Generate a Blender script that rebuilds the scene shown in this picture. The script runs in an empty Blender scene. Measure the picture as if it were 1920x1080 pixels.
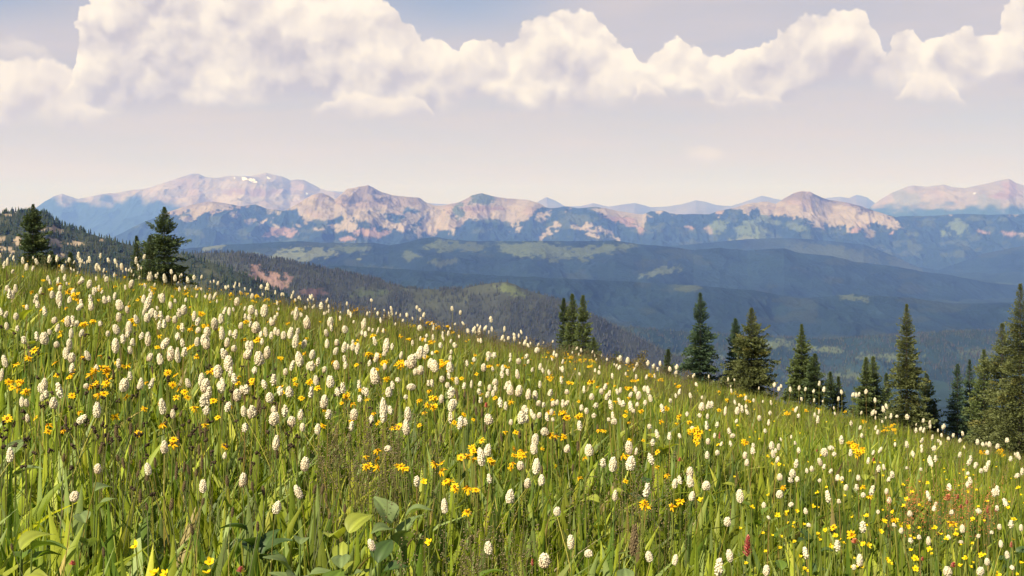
import bpy, math, random
import numpy as np
from mathutils import Vector, Matrix, Quaternion
random.seed(7); rng = np.random.default_rng(11)
scn = bpy.context.scene
col = scn.collection
F = 2400.0            # focal length in photo pixels (1920 wide)
HY = 410.0            # eye-level row of the photo
# ------------------------------------------------------------------ camera
cam = bpy.data.cameras.new("camera"); camo = bpy.data.objects.new("camera", cam); col.objects.link(camo)
cam.sensor_width = 36; cam.lens = 45; cam.shift_y = -(540-HY)/1920
cam.clip_start = 0.05; cam.clip_end = 200000
camo.location = (0, 0, 0); camo.rotation_euler = (math.radians(90), 0, 0)
scn.camera = camo
# ------------------------------------------------------------------ sun
SUN_EL = math.radians(43)
SD = Vector((-0.68, -0.70, 0)).normalized()*math.cos(SUN_EL) + Vector((0, 0, math.sin(SUN_EL)))
sun = bpy.data.lights.new("sun", 'SUN'); suno = bpy.data.objects.new("sun", sun); col.objects.link(suno)
sun.energy = 5.0; sun.angle = math.radians(0.5); sun.color = (1.0, 0.88, 0.69)
suno.rotation_euler = (-SD).to_track_quat('-Z', 'Y').to_euler()
# ------------------------------------------------------------------ exposure
scn.view_settings.view_transform = 'Standard'; scn.view_settings.look = 'None'
scn.view_settings.gamma = 1; scn.view_settings.exposure = 0.85
scn.cycles.max_bounces = 6; scn.cycles.transparent_max_bounces = 8; scn.cycles.volume_bounces = 1
# ------------------------------------------------------------------ world
wd = bpy.data.worlds.new("World"); scn.world = wd; wd.use_nodes = True
nt = wd.node_tree; nt.nodes.clear()
def N(t, typ, **kw):
    n = t.nodes.new(typ)
    for k, v in kw.items(): setattr(n, k, v)
    return n
def put(t, sock, v):
    if hasattr(v, 'is_linked') or hasattr(v, 'links'): t.links.new(v, sock)
    else: sock.default_value = v
def M_(t, op, a, b=0.0, c=None, clamp=False):
    n = N(t, 'ShaderNodeMath', operation=op, use_clamp=clamp); put(t, n.inputs[0], a); put(t, n.inputs[1], b)
    if c is not None: put(t, n.inputs[2], c)
    return n.outputs[0]
def VM(t, op, a, b=None, s=None):
    n = N(t, 'ShaderNodeVectorMath', operation=op); put(t, n.inputs[0], a)
    if b is not None: put(t, n.inputs[1], b)
    if s is not None: put(t, n.inputs['Scale'], s)
    return n.outputs[0]
def MIX(t, f, a, b):
    n = N(t, 'ShaderNodeMix', data_type='RGBA'); put(t, n.inputs[0], f); put(t, n.inputs[6], a); put(t, n.inputs[7], b)
    return n.outputs[2]
def SS(t, v, lo, hi, a=0.0, b=1.0):
    n = N(t, 'ShaderNodeMapRange', interpolation_type='SMOOTHSTEP'); put(t, n.inputs[0], v)
    n.inputs[1].default_value = lo; n.inputs[2].default_value = hi; n.inputs[3].default_value = a; n.inputs[4].default_value = b
    return n.outputs[0]
def NOI(t, vec, sc, det=4, rough=0.5, dist=0.0, out=0):
    n = N(t, 'ShaderNodeTexNoise'); put(t, n.inputs['Vector'], vec); n.inputs['Scale'].default_value = sc
    n.inputs['Detail'].default_value = det; n.inputs['Roughness'].default_value = rough; n.inputs['Distortion'].default_value = dist
    return n.outputs[out]
def VOR(t, vec, sc, sm=0.6, det=0.0):
    n = N(t, 'ShaderNodeTexVoronoi', feature='SMOOTH_F1'); put(t, n.inputs['Vector'], vec); n.inputs['Scale'].default_value = sc
    n.inputs['Smoothness'].default_value = sm
    n.inputs['Detail'].default_value = det
    return n.outputs[0]
def ang(px, py):       # photo pixel -> azimuth, elevation
    u = (px-960)/F; w = (HY-py)/F
    return math.atan(u), math.atan(w/math.sqrt(1+u*u))
AZR, ELR = 0.45, 0.30
def FC(t, v, pts):
    n = N(t, 'ShaderNodeFloatCurve'); put(t, n.inputs[1], v)
    c = n.mapping.curves[0]
    pts = sorted(pts)
    c.points[0].location = (max(0, pts[0][0]), pts[0][1]); c.points[1].location = (min(1, pts[-1][0]), pts[-1][1])
    for x, y in pts[1:-1]: c.points.new(x, y)
    for p in c.points: p.handle_type = 'AUTO'
    n.mapping.extend = 'HORIZONTAL'; n.mapping.update()
    return n.outputs[0]
def cpts(l):
    out = []
    for px, py in l:
        a, e = ang(px, py); out.append(((a+AZR)/(2*AZR), max(0.0, e/ELR)))
    return out
sky = N(nt, 'ShaderNodeTexSky', sky_type='NISHITA', sun_disc=False, sun_elevation=SUN_EL, sun_rotation=math.atan2(SD.x, SD.y), altitude=3500)
sky.dust_density = 2.0; sky.air_density = 1.0
tc = N(nt, 'ShaderNodeTexCoord'); D0 = tc.outputs['Generated']
sxyz = N(nt, 'ShaderNodeSeparateXYZ'); nt.links.new(D0, sxyz.inputs[0])
az = M_(nt, 'ARCTAN2', sxyz.outputs[0], sxyz.outputs[1]); el = M_(nt, 'ARCSINE', sxyz.outputs[2])
# direction with stretched vertical for streaky veils
cv = N(nt, 'ShaderNodeCombineXYZ'); nt.links.new(az, cv.inputs[0]); nt.links.new(el, cv.inputs[1])
P = cv.outputs[0]
warpc = NOI(nt, P, 26, 3, 0.55, out=1)
warp = VM(nt, 'SCALE', VM(nt, 'SUBTRACT', warpc, (0.5, 0.5, 0.5)), s=0.022)
PW = VM(nt, 'ADD', P, warp)
PW = VM(nt, 'ADD', PW, VM(nt, 'SCALE', VM(nt, 'SUBTRACT', NOI(nt, P, 75, 4, 0.6, out=1), (0.5, 0.5, 0.5)), s=0.012))
def billow(vec):
    v1 = VOR(nt, vec, 24, 0.22)
    v2 = VOR(nt, vec, 62, 0.25)
    v3 = VOR(nt, vec, 120, 0.5)
    n = M_(nt, 'ADD', NOI(nt, vec, 40, 4, 0.5), M_(nt, 'MULTIPLY', M_(nt, 'SUBTRACT', 0.5, v3), 0.28))
    a = M_(nt, 'MULTIPLY', M_(nt, 'SUBTRACT', 0.75, v1), 0.62)
    b = M_(nt, 'MULTIPLY', M_(nt, 'SUBTRACT', 0.6, v2), 0.20)
    return M_(nt, 'ADD', M_(nt, 'ADD', a, b), M_(nt, 'MULTIPLY', n, 0.30))
B0 = billow(PW)
B1 = billow(VM(nt, 'ADD', PW, (-0.005, 0.008, 0)))
BL = NOI(nt, VM(nt, 'ADD', PW, (3.1, 0, 0)), 14, 2, 0.5)
def cloud_layer(top, base, wt, wb, amp):
    sw = N(nt, 'ShaderNodeSeparateXYZ'); nt.links.new(PW, sw.inputs[0])
    x = M_(nt, 'DIVIDE', M_(nt, 'ADD', sw.outputs[0], AZR), 2*AZR)
    t_ = M_(nt, 'MULTIPLY', FC(nt, x, cpts(top)), ELR); b_ = M_(nt, 'MULTIPLY', FC(nt, x, cpts(base)), ELR)
    e1 = M_(nt, 'SUBTRACT', sw.outputs[1], M_(nt, 'MULTIPLY', M_(nt, 'SUBTRACT', B0, 0.5), amp))
    a = SS(nt, M_(nt, 'SUBTRACT', t_, e1), 0.0, wt)
    b = SS(nt, M_(nt, 'SUBTRACT', sw.outputs[1], b_), -wb*0.5, wb)
    h = M_(nt, 'DIVIDE', M_(nt, 'SUBTRACT', e1, b_), M_(nt, 'MAXIMUM', M_(nt, 'SUBTRACT', t_, b_), 0.004), clamp=True)
    return M_(nt, 'MULTIPLY', a, b), h
def shade(h, lo, hi, k=2.3):
    emb = M_(nt, 'MULTIPLY', M_(nt, 'SUBTRACT', B0, B1), k)
    s = M_(nt, 'ADD', M_(nt, 'ADD', M_(nt, 'MULTIPLY', SS(nt, h, 0.05, 0.9), 0.60), emb), M_(nt, 'MULTIPLY', M_(nt, 'SUBTRACT', BL, 0.5), 1.5))
    s = M_(nt, 'ADD', s, 0.16, clamp=True)
    return MIX(nt, s, lo, hi)
TOP1 = [(-60,260),(60,250),(100,225),(122,150),(145,60),(175,-30),(220,-100),(400,-160),(620,-120),(720,-30),(760,5),(800,22),(845,62),(860,80),(868,60),(900,60),(940,46),(972,52),(985,26),(1010,20),(1050,-2),(1080,-4),(1120,6),(1160,32),(1182,52),(1190,78),(1240,68),(1290,82),(1330,84),(1380,98),(1430,84),(1455,50),(1490,18),(1550,4),(1600,10),(1640,36),(1658,86),(1672,42),(1700,34),(1722,42),(1742,74),(1790,58),(1840,34),(1868,44),(1885,10),(1900,-20),(1960,-40)]
BAS1 = [(-60,200),(125,190),(160,190),(200,205),(300,207),(420,200),(500,182),(560,178),(640,195),(720,210),(800,216),(830,205),(900,186),(960,208),(1050,208),(1110,196),(1200,188),(1290,184),(1400,194),(1480,190),(1520,166),(1560,152),(1640,154),(1700,182),(1760,188),(1800,172),(1850,150),(1900,155),(1960,160)]
TOP2 = [(-80,90),(0,104),(50,100),(100,96),(135,112),(150,145),(190,190),(250,215),(300,240),(400,252),(1000,260),(1960,260)]
BAS2 = [(-80,262),(0,262),(40,225),(100,232),(160,238),(200,220),(245,214),(300,236),(400,250),(1000,258),(1960,258)]
a1, h1 = cloud_layer(TOP1, BAS1, 0.0024, 0.009, 0.036)
a2, h2 = cloud_layer(TOP2, BAS2, 0.006, 0.014, 0.020)
TOP3 = [(-60,262),(170,262),(400,240),(450,230),(540,225),(590,192),(640,168),(700,160),(760,170),(805,192),(840,222),(900,232),(1130,232),(1180,190),(1195,152),(1215,145),(1238,156),(1270,184),(1330,172),(1400,165),(1450,168),(1500,182),(1550,160),(1600,150),(1650,200),(1680,160),(1720,120),(1770,128),(1800,160),(1830,200),(1960,215)]
BAS3 = [(-60,255),(190,225),(240,203),(330,208),(380,206),(430,222),(560,214),(640,212),(700,210),(800,214),(850,214),(950,225),(1150,212),(1200,188),(1240,188),(1300,190),(1400,194),(1480,192),(1540,168),(1600,163),(1650,190),(1700,184),(1760,188),(1810,186),(1960,205)]
a3, h3 = cloud_layer(TOP3, BAS3, 0.004, 0.006, 0.016)
TOP4 = [(-80,20),(0,52),(35,34),(70,62),(110,98),(160,130),(220,180),(300,230),(1960,260)]
BAS4 = [(-80,120),(0,118),(60,112),(110,120),(200,205),(300,228),(1960,258)]
a4, h4 = cloud_layer(TOP4, BAS4, 0.010, 0.012, 0.022)
LIT = (0.70, 0.62, 0.53, 1); SHD = (0.385, 0.345, 0.365, 1)
c1 = shade(h1, SHD, LIT); c2 = shade(h2, (0.42, 0.37, 0.38, 1), (0.67, 0.59, 0.51, 1), 2.0)
c3 = shade(h3, (0.43, 0.385, 0.40, 1), (0.66, 0.58, 0.50, 1), 1.6); c4 = shade(h4, (0.42, 0.38, 0.39, 1), (0.58, 0.51, 0.45, 1), 1.6)
skyc = VM(nt, 'SCALE', sky.outputs[0], s=0.066)
# veil of thin high cloud and dust, thick towards the horizon
st = N(nt, 'ShaderNodeMapping'); nt.links.new(P, st.inputs[0]); st.inputs['Scale'].default_value = (2.2, 16, 1)
streak = NOI(nt, st.outputs[0], 3.0, 4, 0.55)
veilf = M_(nt, 'ADD', SS(nt, el, 0.16, 0.60, 0.93, 0.12), M_(nt, 'MULTIPLY', M_(nt, 'SUBTRACT', streak, 0.5), 0.55), clamp=True)
veilc = MIX(nt, SS(nt, el, 0.0, 0.13), (0.515, 0.43, 0.355, 1), (0.405, 0.362, 0.368, 1))
veilc = VM(nt, 'SCALE', veilc, s=M_(nt, 'ADD', 0.94, M_(nt, 'MULTIPLY', streak, 0.12)))
# clear blue windows between the clouds
azl = SS(nt, az, -0.41, -0.27, 1, 0)
hole = M_(nt, 'MULTIPLY', SS(nt, M_(nt, 'ADD', el, M_(nt, 'MULTIPLY', streak, 0.03)), 0.145, 0.185), M_(nt, 'MAXIMUM', azl, SS(nt, M_(nt, 'ABSOLUTE', M_(nt, 'ADD', az, 0.045)), 0.0, 0.14, 0.75, 0.0)), clamp=True)
veilf = M_(nt, 'MULTIPLY', veilf, M_(nt, 'SUBTRACT', 1.0, M_(nt, 'MULTIPLY', hole, 0.8)))
c = MIX(nt, veilf, skyc, veilc)
# small lone puff low over the range
pa, pe = ang(1322, 291)
dp = N(nt, 'ShaderNodeVectorMath', operation='SUBTRACT'); nt.links.new(PW, dp.inputs[0]); dp.inputs[1].default_value = (pa, pe, 0)
dl = N(nt, 'ShaderNodeVectorMath', operation='LENGTH'); nt.links.new(VM(nt, 'MULTIPLY', dp.outputs[0], (55., 120., 0)), dl.inputs[0])
puff = M_(nt, 'MULTIPLY', SS(nt, dl.outputs['Value'], 0.3, 1.0, 1, 0), 0.6)
c = MIX(nt, puff, c, (0.60, 0.51, 0.44, 1))
c = MIX(nt, M_(nt, 'MULTIPLY', a4, 0.75), c, c4)
c = MIX(nt, M_(nt, 'MULTIPLY', a2, 0.92), c, c2)
c = MIX(nt, a1, c, c1)
c = MIX(nt, M_(nt, 'MULTIPLY', a3, 0.88), c, c3)
bg = N(nt, 'ShaderNodeBackground'); nt.links.new(c, bg.inputs[0]); bg.inputs[1].default_value = 0.86
wo = N(nt, 'ShaderNodeOutputWorld'); nt.links.new(bg.outputs[0], wo.inputs[0])
wd.cycles.sampling_method = 'MANUAL'; wd.cycles.sample_map_resolution = 512

# ================================================================== helpers
TAB = rng.random((512, 512))
def vnoise(x, y):
    xi = np.floor(x).astype(np.int64); yi = np.floor(y).astype(np.int64); fx = x-xi; fy = y-yi
    fx = fx*fx*fx*(fx*(fx*6-15)+10); fy = fy*fy*fy*(fy*(fy*6-15)+10)
    a = TAB[xi & 511, yi & 511]; b = TAB[(xi+1) & 511, yi & 511]; c_ = TAB[xi & 511, (yi+1) & 511]; d = TAB[(xi+1) & 511, (yi+1) & 511]
    return (a*(1-fx)+b*fx)*(1-fy)+(c_*(1-fx)+d*fx)*fy
def fbm(x, y, o=5, g=0.5):
    s = 0; a = 1; t = 0
    for i in range(o):
        s = s+a*vnoise(x*2**i+17.3*i, y*2**i+5.1*i); t += a; a *= g
    return s/t
def rfbm(x, y, o=5, g=0.5):
    s = 0; a = 1; t = 0
    for i in range(o):
        s = s+a*(1-np.abs(2*vnoise(x*2**i+7.3*i, y*2**i+9.1*i)-1)); t += a; a *= g
    return s/t
def sstep(a, b, x):
    t = np.clip((x-a)/(b-a), 0, 1); return t*t*(3-2*t)
def mesh_np(name, V, Fs, cols=None, smooth=False, mats=None, midx=None):
    """V (n,3), Fs list of (m,k) index arrays"""
    me = bpy.data.meshes.new(name)
    V = np.asarray(V, dtype=np.float32)
    me.vertices.add(len(V)); me.vertices.foreach_set('co', V.ravel())
    Fs = [np.asarray(f, dtype=np.int32) for f in Fs if len(f)]
    tot = np.concatenate([np.full(len(f), f.shape[1], dtype=np.int32) for f in Fs])
    loops = np.concatenate([f.ravel() for f in Fs])
    me.loops.add(len(loops)); me.loops.foreach_set('vertex_index', loops)
    me.polygons.add(len(tot)); start = np.concatenate([[0], np.cumsum(tot)[:-1]]).astype(np.int32)
    me.polygons.foreach_set('loop_start', start); me.polygons.foreach_set('loop_total', tot)
    if smooth: me.polygons.foreach_set('use_smooth', np.ones(len(tot), dtype=bool))
    if midx is not None: me.polygons.foreach_set('material_index', np.asarray(midx, dtype=np.int32))
    me.update(calc_edges=True)
    if cols is not None:
        at = me.color_attributes.new('Col', 'FLOAT_COLOR', 'POINT')
        c4 = np.ones((len(V), 4), dtype=np.float32); c4[:, :3] = cols
        at.data.foreach_set('color', c4.ravel())
    for m in (mats or []): me.materials.append(m)
    return me
def link(name, me, parent=None, **props):
    o = bpy.data.objects.new(name, me); col.objects.link(o)
    if parent is not None: o.parent = parent
    for k, v in props.items():
        if v is not None: o[k] = v
    return o
def grid_faces(nr, nc):
    i = np.arange(nr-1)[:, None]*nc+np.arange(nc-1)[None]
    i = i.ravel(); return np.stack([i, i+1, i+nc+1, i+nc], 1)
def new_mat(name): 
    m = bpy.data.materials.new(name); m.use_nodes = True; m.node_tree.nodes.clear(); return m, m.node_tree
def attr_mat(name, rough=0.6, transl=0.0, var=0.25, nscale=8.0, spec=0.3, tcol=(1.0, 1.0, 0.55), bump=0.0, bscale=10):
    m, t = new_mat(name)
    a = N(t, 'ShaderNodeAttribute', attribute_name='Col')
    geo = N(t, 'ShaderNodeNewGeometry')
    n = NOI(t, geo.outputs['Position'], nscale, 4, 0.6)
    k = M_(t, 'ADD', 1-var, M_(t, 'MULTIPLY', n, 2*var))
    cc = VM(t, 'SCALE', a.outputs['Color'], s=k)
    b = N(t, 'ShaderNodeBsdfPrincipled'); put(t, b.inputs['Base Color'], cc); b.inputs['Roughness'].default_value = rough
    b.inputs['Specular IOR Level'].default_value = spec
    if bump:
        bn = N(t, 'ShaderNodeBump'); bn.inputs['Distance'].default_value = bump
        put(t, bn.inputs['Height'], NOI(t, geo.outputs['Position'], bscale, 6, 0.65)); t.links.new(bn.outputs[0], b.inputs['Normal'])
    out = N(t, 'ShaderNodeOutputMaterial'); s = b.outputs[0]
    if transl:
        tr = N(t, 'ShaderNodeBsdfTranslucent'); put(t, tr.inputs[0], VM(t, 'MULTIPLY', cc, (tcol[0]*1.5, tcol[1]*1.5, tcol[2]*1.5)))
        mx = N(t, 'ShaderNodeMixShader'); mx.inputs[0].default_value = transl
        t.links.new(s, mx.inputs[1]); t.links.new(tr.outputs[0], mx.inputs[2]); s = mx.outputs[0]
    t.links.new(s, out.inputs[0]); return m
def flat_mat(name, c_, rough=0.6, transl=0.0, var=0.2, nscale=60.0, spec=0.3, objvar=0.0):
    m, t = new_mat(name)
    tcd = N(t, 'ShaderNodeTexCoord')
    n = NOI(t, tcd.outputs['Object'], nscale, 3, 0.6)
    k = M_(t, 'ADD', 1-var, M_(t, 'MULTIPLY', n, 2*var))
    if objvar:
        oi = N(t, 'ShaderNodeObjectInfo'); k = M_(t, 'MULTIPLY', k, M_(t, 'ADD', 1-objvar, M_(t, 'MULTIPLY', oi.outputs['Random'], 2*objvar)))
    cc = VM(t, 'SCALE', c_, s=k)
    b = N(t, 'ShaderNodeBsdfPrincipled'); put(t, b.inputs['Base Color'], cc); b.inputs['Roughness'].default_value = rough
    b.inputs['Specular IOR Level'].default_value = spec
    out = N(t, 'ShaderNodeOutputMaterial'); s = b.outputs[0]
    if transl:
        tr = N(t, 'ShaderNodeBsdfTranslucent'); put(t, tr.inputs[0], cc)
        mx = N(t, 'ShaderNodeMixShader'); mx.inputs[0].default_value = transl
        t.links.new(s, mx.inputs[1]); t.links.new(tr.outputs[0], mx.inputs[2]); s = mx.outputs[0]
    t.links.new(s, out.inputs[0]); return m

# ================================================================== meadow surface
_ty = np.array([-10, 0, 1, 2, 3, 4, 5, 6, 8, 10, 12, 15, 20, 30, 50, 100, 200, 500, 1500, 3000, 9000, 30000, 90000.])
_tz = np.array([-.56, -.56, -.55, -.535, -.53, -.545, -.59, -.66, -.82, -.985, -1.20, -1.66, -2.7, -5.4, -12, -32, -72, -185, -480, -640, -700, -820, -900.])
_fine = np.concatenate([np.linspace(-10, 14, 600), np.geomspace(14.1, 90000, 700)])
_raw = np.interp(_fine, _ty, _tz)
_k = np.hanning(41); _k /= _k.sum()
_sm = np.convolve(np.pad(_raw, 20, mode='edge'), _k, mode='valid')
def T0(y): return np.interp(y, _fine, _sm)
def TOPS(x, y):       # surface through the flower tops
    xe = 60*np.tanh(x/60.0)
    fade = 1/(1+(np.maximum(y, 0)/400.0)**2)
    return T0(y)+(-0.190*xe-0.0816*np.clip(x, -40, 60)**2/np.maximum(y, 11.0))*fade
PH = 0.40
def GND(x, y):
    return TOPS(x, y)-np.interp(y, [3.5, 6.5, 14, 40], [PH, .30, .27, .38])+0.035*(vnoise(np.asarray(x)*0.9+50, np.asarray(y)*0.9+50)-0.5)*np.clip(np.asarray(y)*1.0, 0, 1)
def solve(px, py):    # where the sight line through a photo pixel meets the flower tops
    u = (px-960)/F; v = (py-HY)/F
    ys = np.linspace(1.75, 12.5, 400)
    d = TOPS(u*ys, ys)+v*ys
    k = np.argmax(d >= 0) if (d >= 0).any() else int(np.argmax(d/ys))
    y = float(ys[k]); return u*y, y, -v*y

# ------------------------------------------------------------------ ground sheet
nr, nc = 620, 760
yy = np.concatenate([np.linspace(-6, 14, 260), np.geomspace(14.2, 64000, nr-260)])
ss = np.linspace(-0.95, 0.95, nc)
Y, S = np.meshgrid(yy, ss, indexing='ij'); X = S*(Y+10)
Z = GND(X, Y)
far = sstep(60, 900, Y)
Z += far*np.minimum(Y*0.016, 75)*(fbm(X/900.0+3, Y/1400.0+8, 6)-0.5)*2
Z += sstep(1500, 6000, Y)*(rfbm(X/2600.0+13, Y/3800.0+2, 5)-0.5)*150
gv = np.stack([X, Y, Z], -1).reshape(-1, 3)
n1 = fbm(X/420., Y/700., 6); n2 = fbm(X/90.+9, Y/150.+4, 4)
forest = np.array([0.020, 0.036, 0.028]); mead = np.array([0.10, 0.135, 0.07]); soil = np.array([0.035, 0.042, 0.014])
m_ = sstep(0.60, 0.68, n1*0.7+n2*0.3)*0.35
farc = forest*(0.3+1.4*fbm(X/160.+4, Y/260.+1, 6, .7)[..., None])*(1-m_[..., None])+mead*m_[..., None]
f_ = sstep(150, 500, Y)[..., None]
gc = (soil*(0.7+0.6*n2[..., None]))*(1-f_)+farc*f_
M_ground = attr_mat('meadow_soil_and_valley', 0.95, var=0.35, nscale=0.02, spec=0.05)
link('ground', mesh_np('ground', gv, [grid_faces(nr, nc)], gc.reshape(-1, 3), True, [M_ground]), kind='structure')

# ================================================================== ridges and ranges
M_rock = attr_mat('mountain_slopes', 0.95, var=0.22, nscale=0.004, spec=0.05, bump=30, bscale=0.012)
M_hill = attr_mat('wooded_hillside', 0.95, var=0.30, nscale=0.03, spec=0.05, bump=4, bscale=0.05)
def lum(n, lo=0.75, hi=1.25): return (lo+(hi-lo)*n)[..., None]
ROCK = np.array([0.25, 0.205, 0.158]); PINK = np.array([0.235, 0.155, 0.13]); BRN = np.array([0.155, 0.12, 0.105]); FOR = np.array([0.018, 0.034, 0.036])
GRN = np.array([0.072, 0.090, 0.048]); PALE = np.array([0.13, 0.145, 0.08]); SNOW = np.array([0.8, 0.8, 0.8])
def patches(C, U, PY, lst, jx=6, jy=3, ns=0.09):
    wx = (fbm(U*ns+3, PY*ns*2+1, 4)-0.5)*2; wy = (fbm(U*ns+31, PY*ns*2+11, 4)-0.5)*2
    hf = (fbm(U*ns*4+9, PY*ns*9+5, 4, .65)-0.5)*1.9
    for (cx, cy, rx, ry, c_, *rot) in lst:
        a = math.radians(rot[0]) if rot else 0
        dx = U-cx+wx*min(rx, 14)*1.1; dy = PY-cy+wy*min(ry, 10)*1.3
        ex = (dx*math.cos(a)+dy*math.sin(a))/rx; ey = (-dx*math.sin(a)+dy*math.cos(a))/ry
        w = sstep(1.15, 0.85, ex*ex+ey*ey)[..., None] if False else (1-sstep(0.55, 1.25, ex*ex+ey*ey+hf))[..., None]
        C = C*(1-w)+c_*w
    return C
def ridge(name, prof, D, df, db, sf, sb, amp, lam, colf, mat, step=1.7, n=130, wig=0.04, jit=1.0, seed=0, aniso=2.2, curve=1.0, fine=0.0):
    px = np.arange(prof[0][0], prof[-1][0]+step, step)
    py = np.interp(px, [p[0] for p in prof], [p[1] for p in prof])
    py = py+(fbm(px/18+seed, px*0+seed, 4, 0.6)-0.5)*2*jit
    Dc = D*(1+wig*(fbm(px/160+seed*3.1, px*0+4.4+seed, 3)-0.5)*2)
    zc = (HY-py)/F*Dc
    t = np.linspace(0, 1, n)**1.35
    dist = np.concatenate([-np.linspace(1, 0.04, 10)*db, t*df])
    U, DD = np.meshgrid(px, dist, indexing='xy')
    Yv = Dc[None]-DD; Xv = (U-960)/F*Yv
    fr = DD > 0
    fall = np.where(fr, sf*np.abs(DD)**curve*(df**(1-curve)), sb*np.abs(DD))
    a = np.clip(np.abs(DD)/(lam*0.5), 0, 1)
    rn = rfbm(Xv/lam+seed*7.7+0.25*fbm(Xv/lam*1.3, Yv/lam*1.3, 3), Yv/(lam*aniso)+seed*3.3, 6, 0.52)
    Zv = zc[None]-fall+(rn-0.62)*amp*a
    if fine: Zv += (fbm(Xv/(lam*0.12)+seed, Yv/(lam*0.12), 3)-0.5)*fine*np.clip(a*3, 0, 1)
    lim = zc[None]/Dc[None]*Yv-np.abs(DD)*0.012
    Zv = np.where(fr, np.minimum(Zv, lim), Zv)
    PY = HY-Zv/Yv*F
    C = colf(U, PY, Xv, Yv, DD)
    me = mesh_np(name, np.stack([Xv, Yv, Zv], -1).reshape(-1, 3), [grid_faces(len(dist), len(px))[:, ::-1]], np.clip(C, 0.005, 0.9).reshape(-1, 3), True, [mat])
    link(name, me, kind='structure')
    return dict(px=px, X=Xv, Y=Yv, Z=Zv, D=DD, C=C, U=U, PY=PY)
def base_rock(U, PY, seed, s=0.05):
    n = fbm(U*s+seed, PY*s*2.5, 5, 0.6)[..., None]; n2_ = fbm(U*0.02+seed+9, PY*0.05, 3)[..., None]
    c_ = ROCK*(0.72+0.6*n); k = sstep(0.5, 0.75, n2_)*0.5; return c_*(1-k)+PINK*(0.8+0.4*n)*k
# faint farthest peaks
ridge('distant_mountains', [(560,380),(600,357),(618,358),(640,360),(680,372),(960,392),(1000,384),(1012,376),(1025,370),(1040,376),(1060,387),(1085,387),(1112,381),(1140,387),(1165,384),(1190,380),(1220,388),(1250,387),(1280,383),(1305,375),(1322,378),(1345,385),(1370,386),(1395,379),(1412,373),(1428,367),(1445,371),(1470,376),(1500,382),(1545,372),(1575,369),(1592,372),(1606,365),(1625,370),(1645,384),(1700,392)],
      52000, 7000, 5000, 0.14, 0.2, 500, 3000, lambda U, PY, X, Y, D_: base_rock(U, PY, 2)*0.6, M_rock, n=50, seed=1)
# far left massif
def c_far(U, PY, X, Y, D_):
    C = base_rock(U, PY, 5)
    t = (PY-np.interp(U, [60, 120, 200, 300, 380, 480, 560, 640], [366, 374, 372, 372, 392, 402, 400, 395]))/26+(fbm(U*0.04, PY*0.07, 4)-0.5)*1.6
    k = sstep(-0.3, 0.5, t)[..., None]; C = C*(1-k)+FOR*1.3*k
    br = sstep(0.52, 0.62, fbm(U*0.05+8, PY*0.16+3, 4))[..., None]*(1-k)
    C = C*(1-br*0.6)+BRN*br*0.6
    return patches(C, U, PY, [(468, 337, 9, 2.6, SNOW), (459, 335, 4, 1.6, SNOW), (503, 334, 4, 2.4, SNOW), (440, 333, 1.8, 2, SNOW), (575, 362, 2.2, 2.2, SNOW), (478, 341, 5, 1.2, SNOW), (430, 372, 34, 12, ROCK*1.2), (540, 372, 30, 12, ROCK*1.2), (470, 360, 60, 6, PINK*0.9)])
ridge('far_mountains', [(20,420),(55,400),(70,388),(85,377),(100,368),(116,363),(126,367),(147,373),(165,369),(190,364),(225,361),(250,356),(280,352),(300,345),(325,337),(345,330),(360,326),(372,326),(385,332),(400,334),(420,331),(440,330),(455,331),(470,330),(485,327),(498,323),(510,327),(530,331),(545,338),(555,337),(570,337),(585,345),(600,353),(615,358),(640,364),(680,378),(740,395)],
      40000, 6500, 4000, 0.20, 0.3, 900, 2600, c_far, M_rock, seed=2)
def c_farr(U, PY, X, Y, D_):
    C = base_rock(U, PY, 15); k = sstep(378, 396, PY+(fbm(U*0.05, PY*0.1, 4)-0.5)*30)[..., None]
    g = sstep(0.45, 0.6, fbm(U*0.02+3, PY*0.04+3, 4))[..., None]
    C = C*(1-g*0.6)+np.array([0.16, 0.17, 0.14])*g*0.6
    C = C*(1-k)+FOR*2.2*k
    return patches(C, U, PY, [(1893, 352, 14, 14, PINK*1.1), (1827, 363, 3, 2, SNOW*0.8), (1875, 366, 30, 5, PINK), (1810, 375, 30, 8, ROCK)])
ridge('far_mountains', [(1590,420),(1625,394),(1640,382),(1655,372),(1670,363),(1686,356),(1700,350),(1715,348),(1740,350),(1770,346),(1785,351),(1810,353),(1835,347),(1850,344),(1875,338),(1892,335),(1905,343),(1920,348),(1950,343),(1990,352),(2060,372),(2300,380)],
      34000, 6000, 4000, 0.20, 0.3, 650, 2400, c_farr, M_rock, seed=3)
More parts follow.
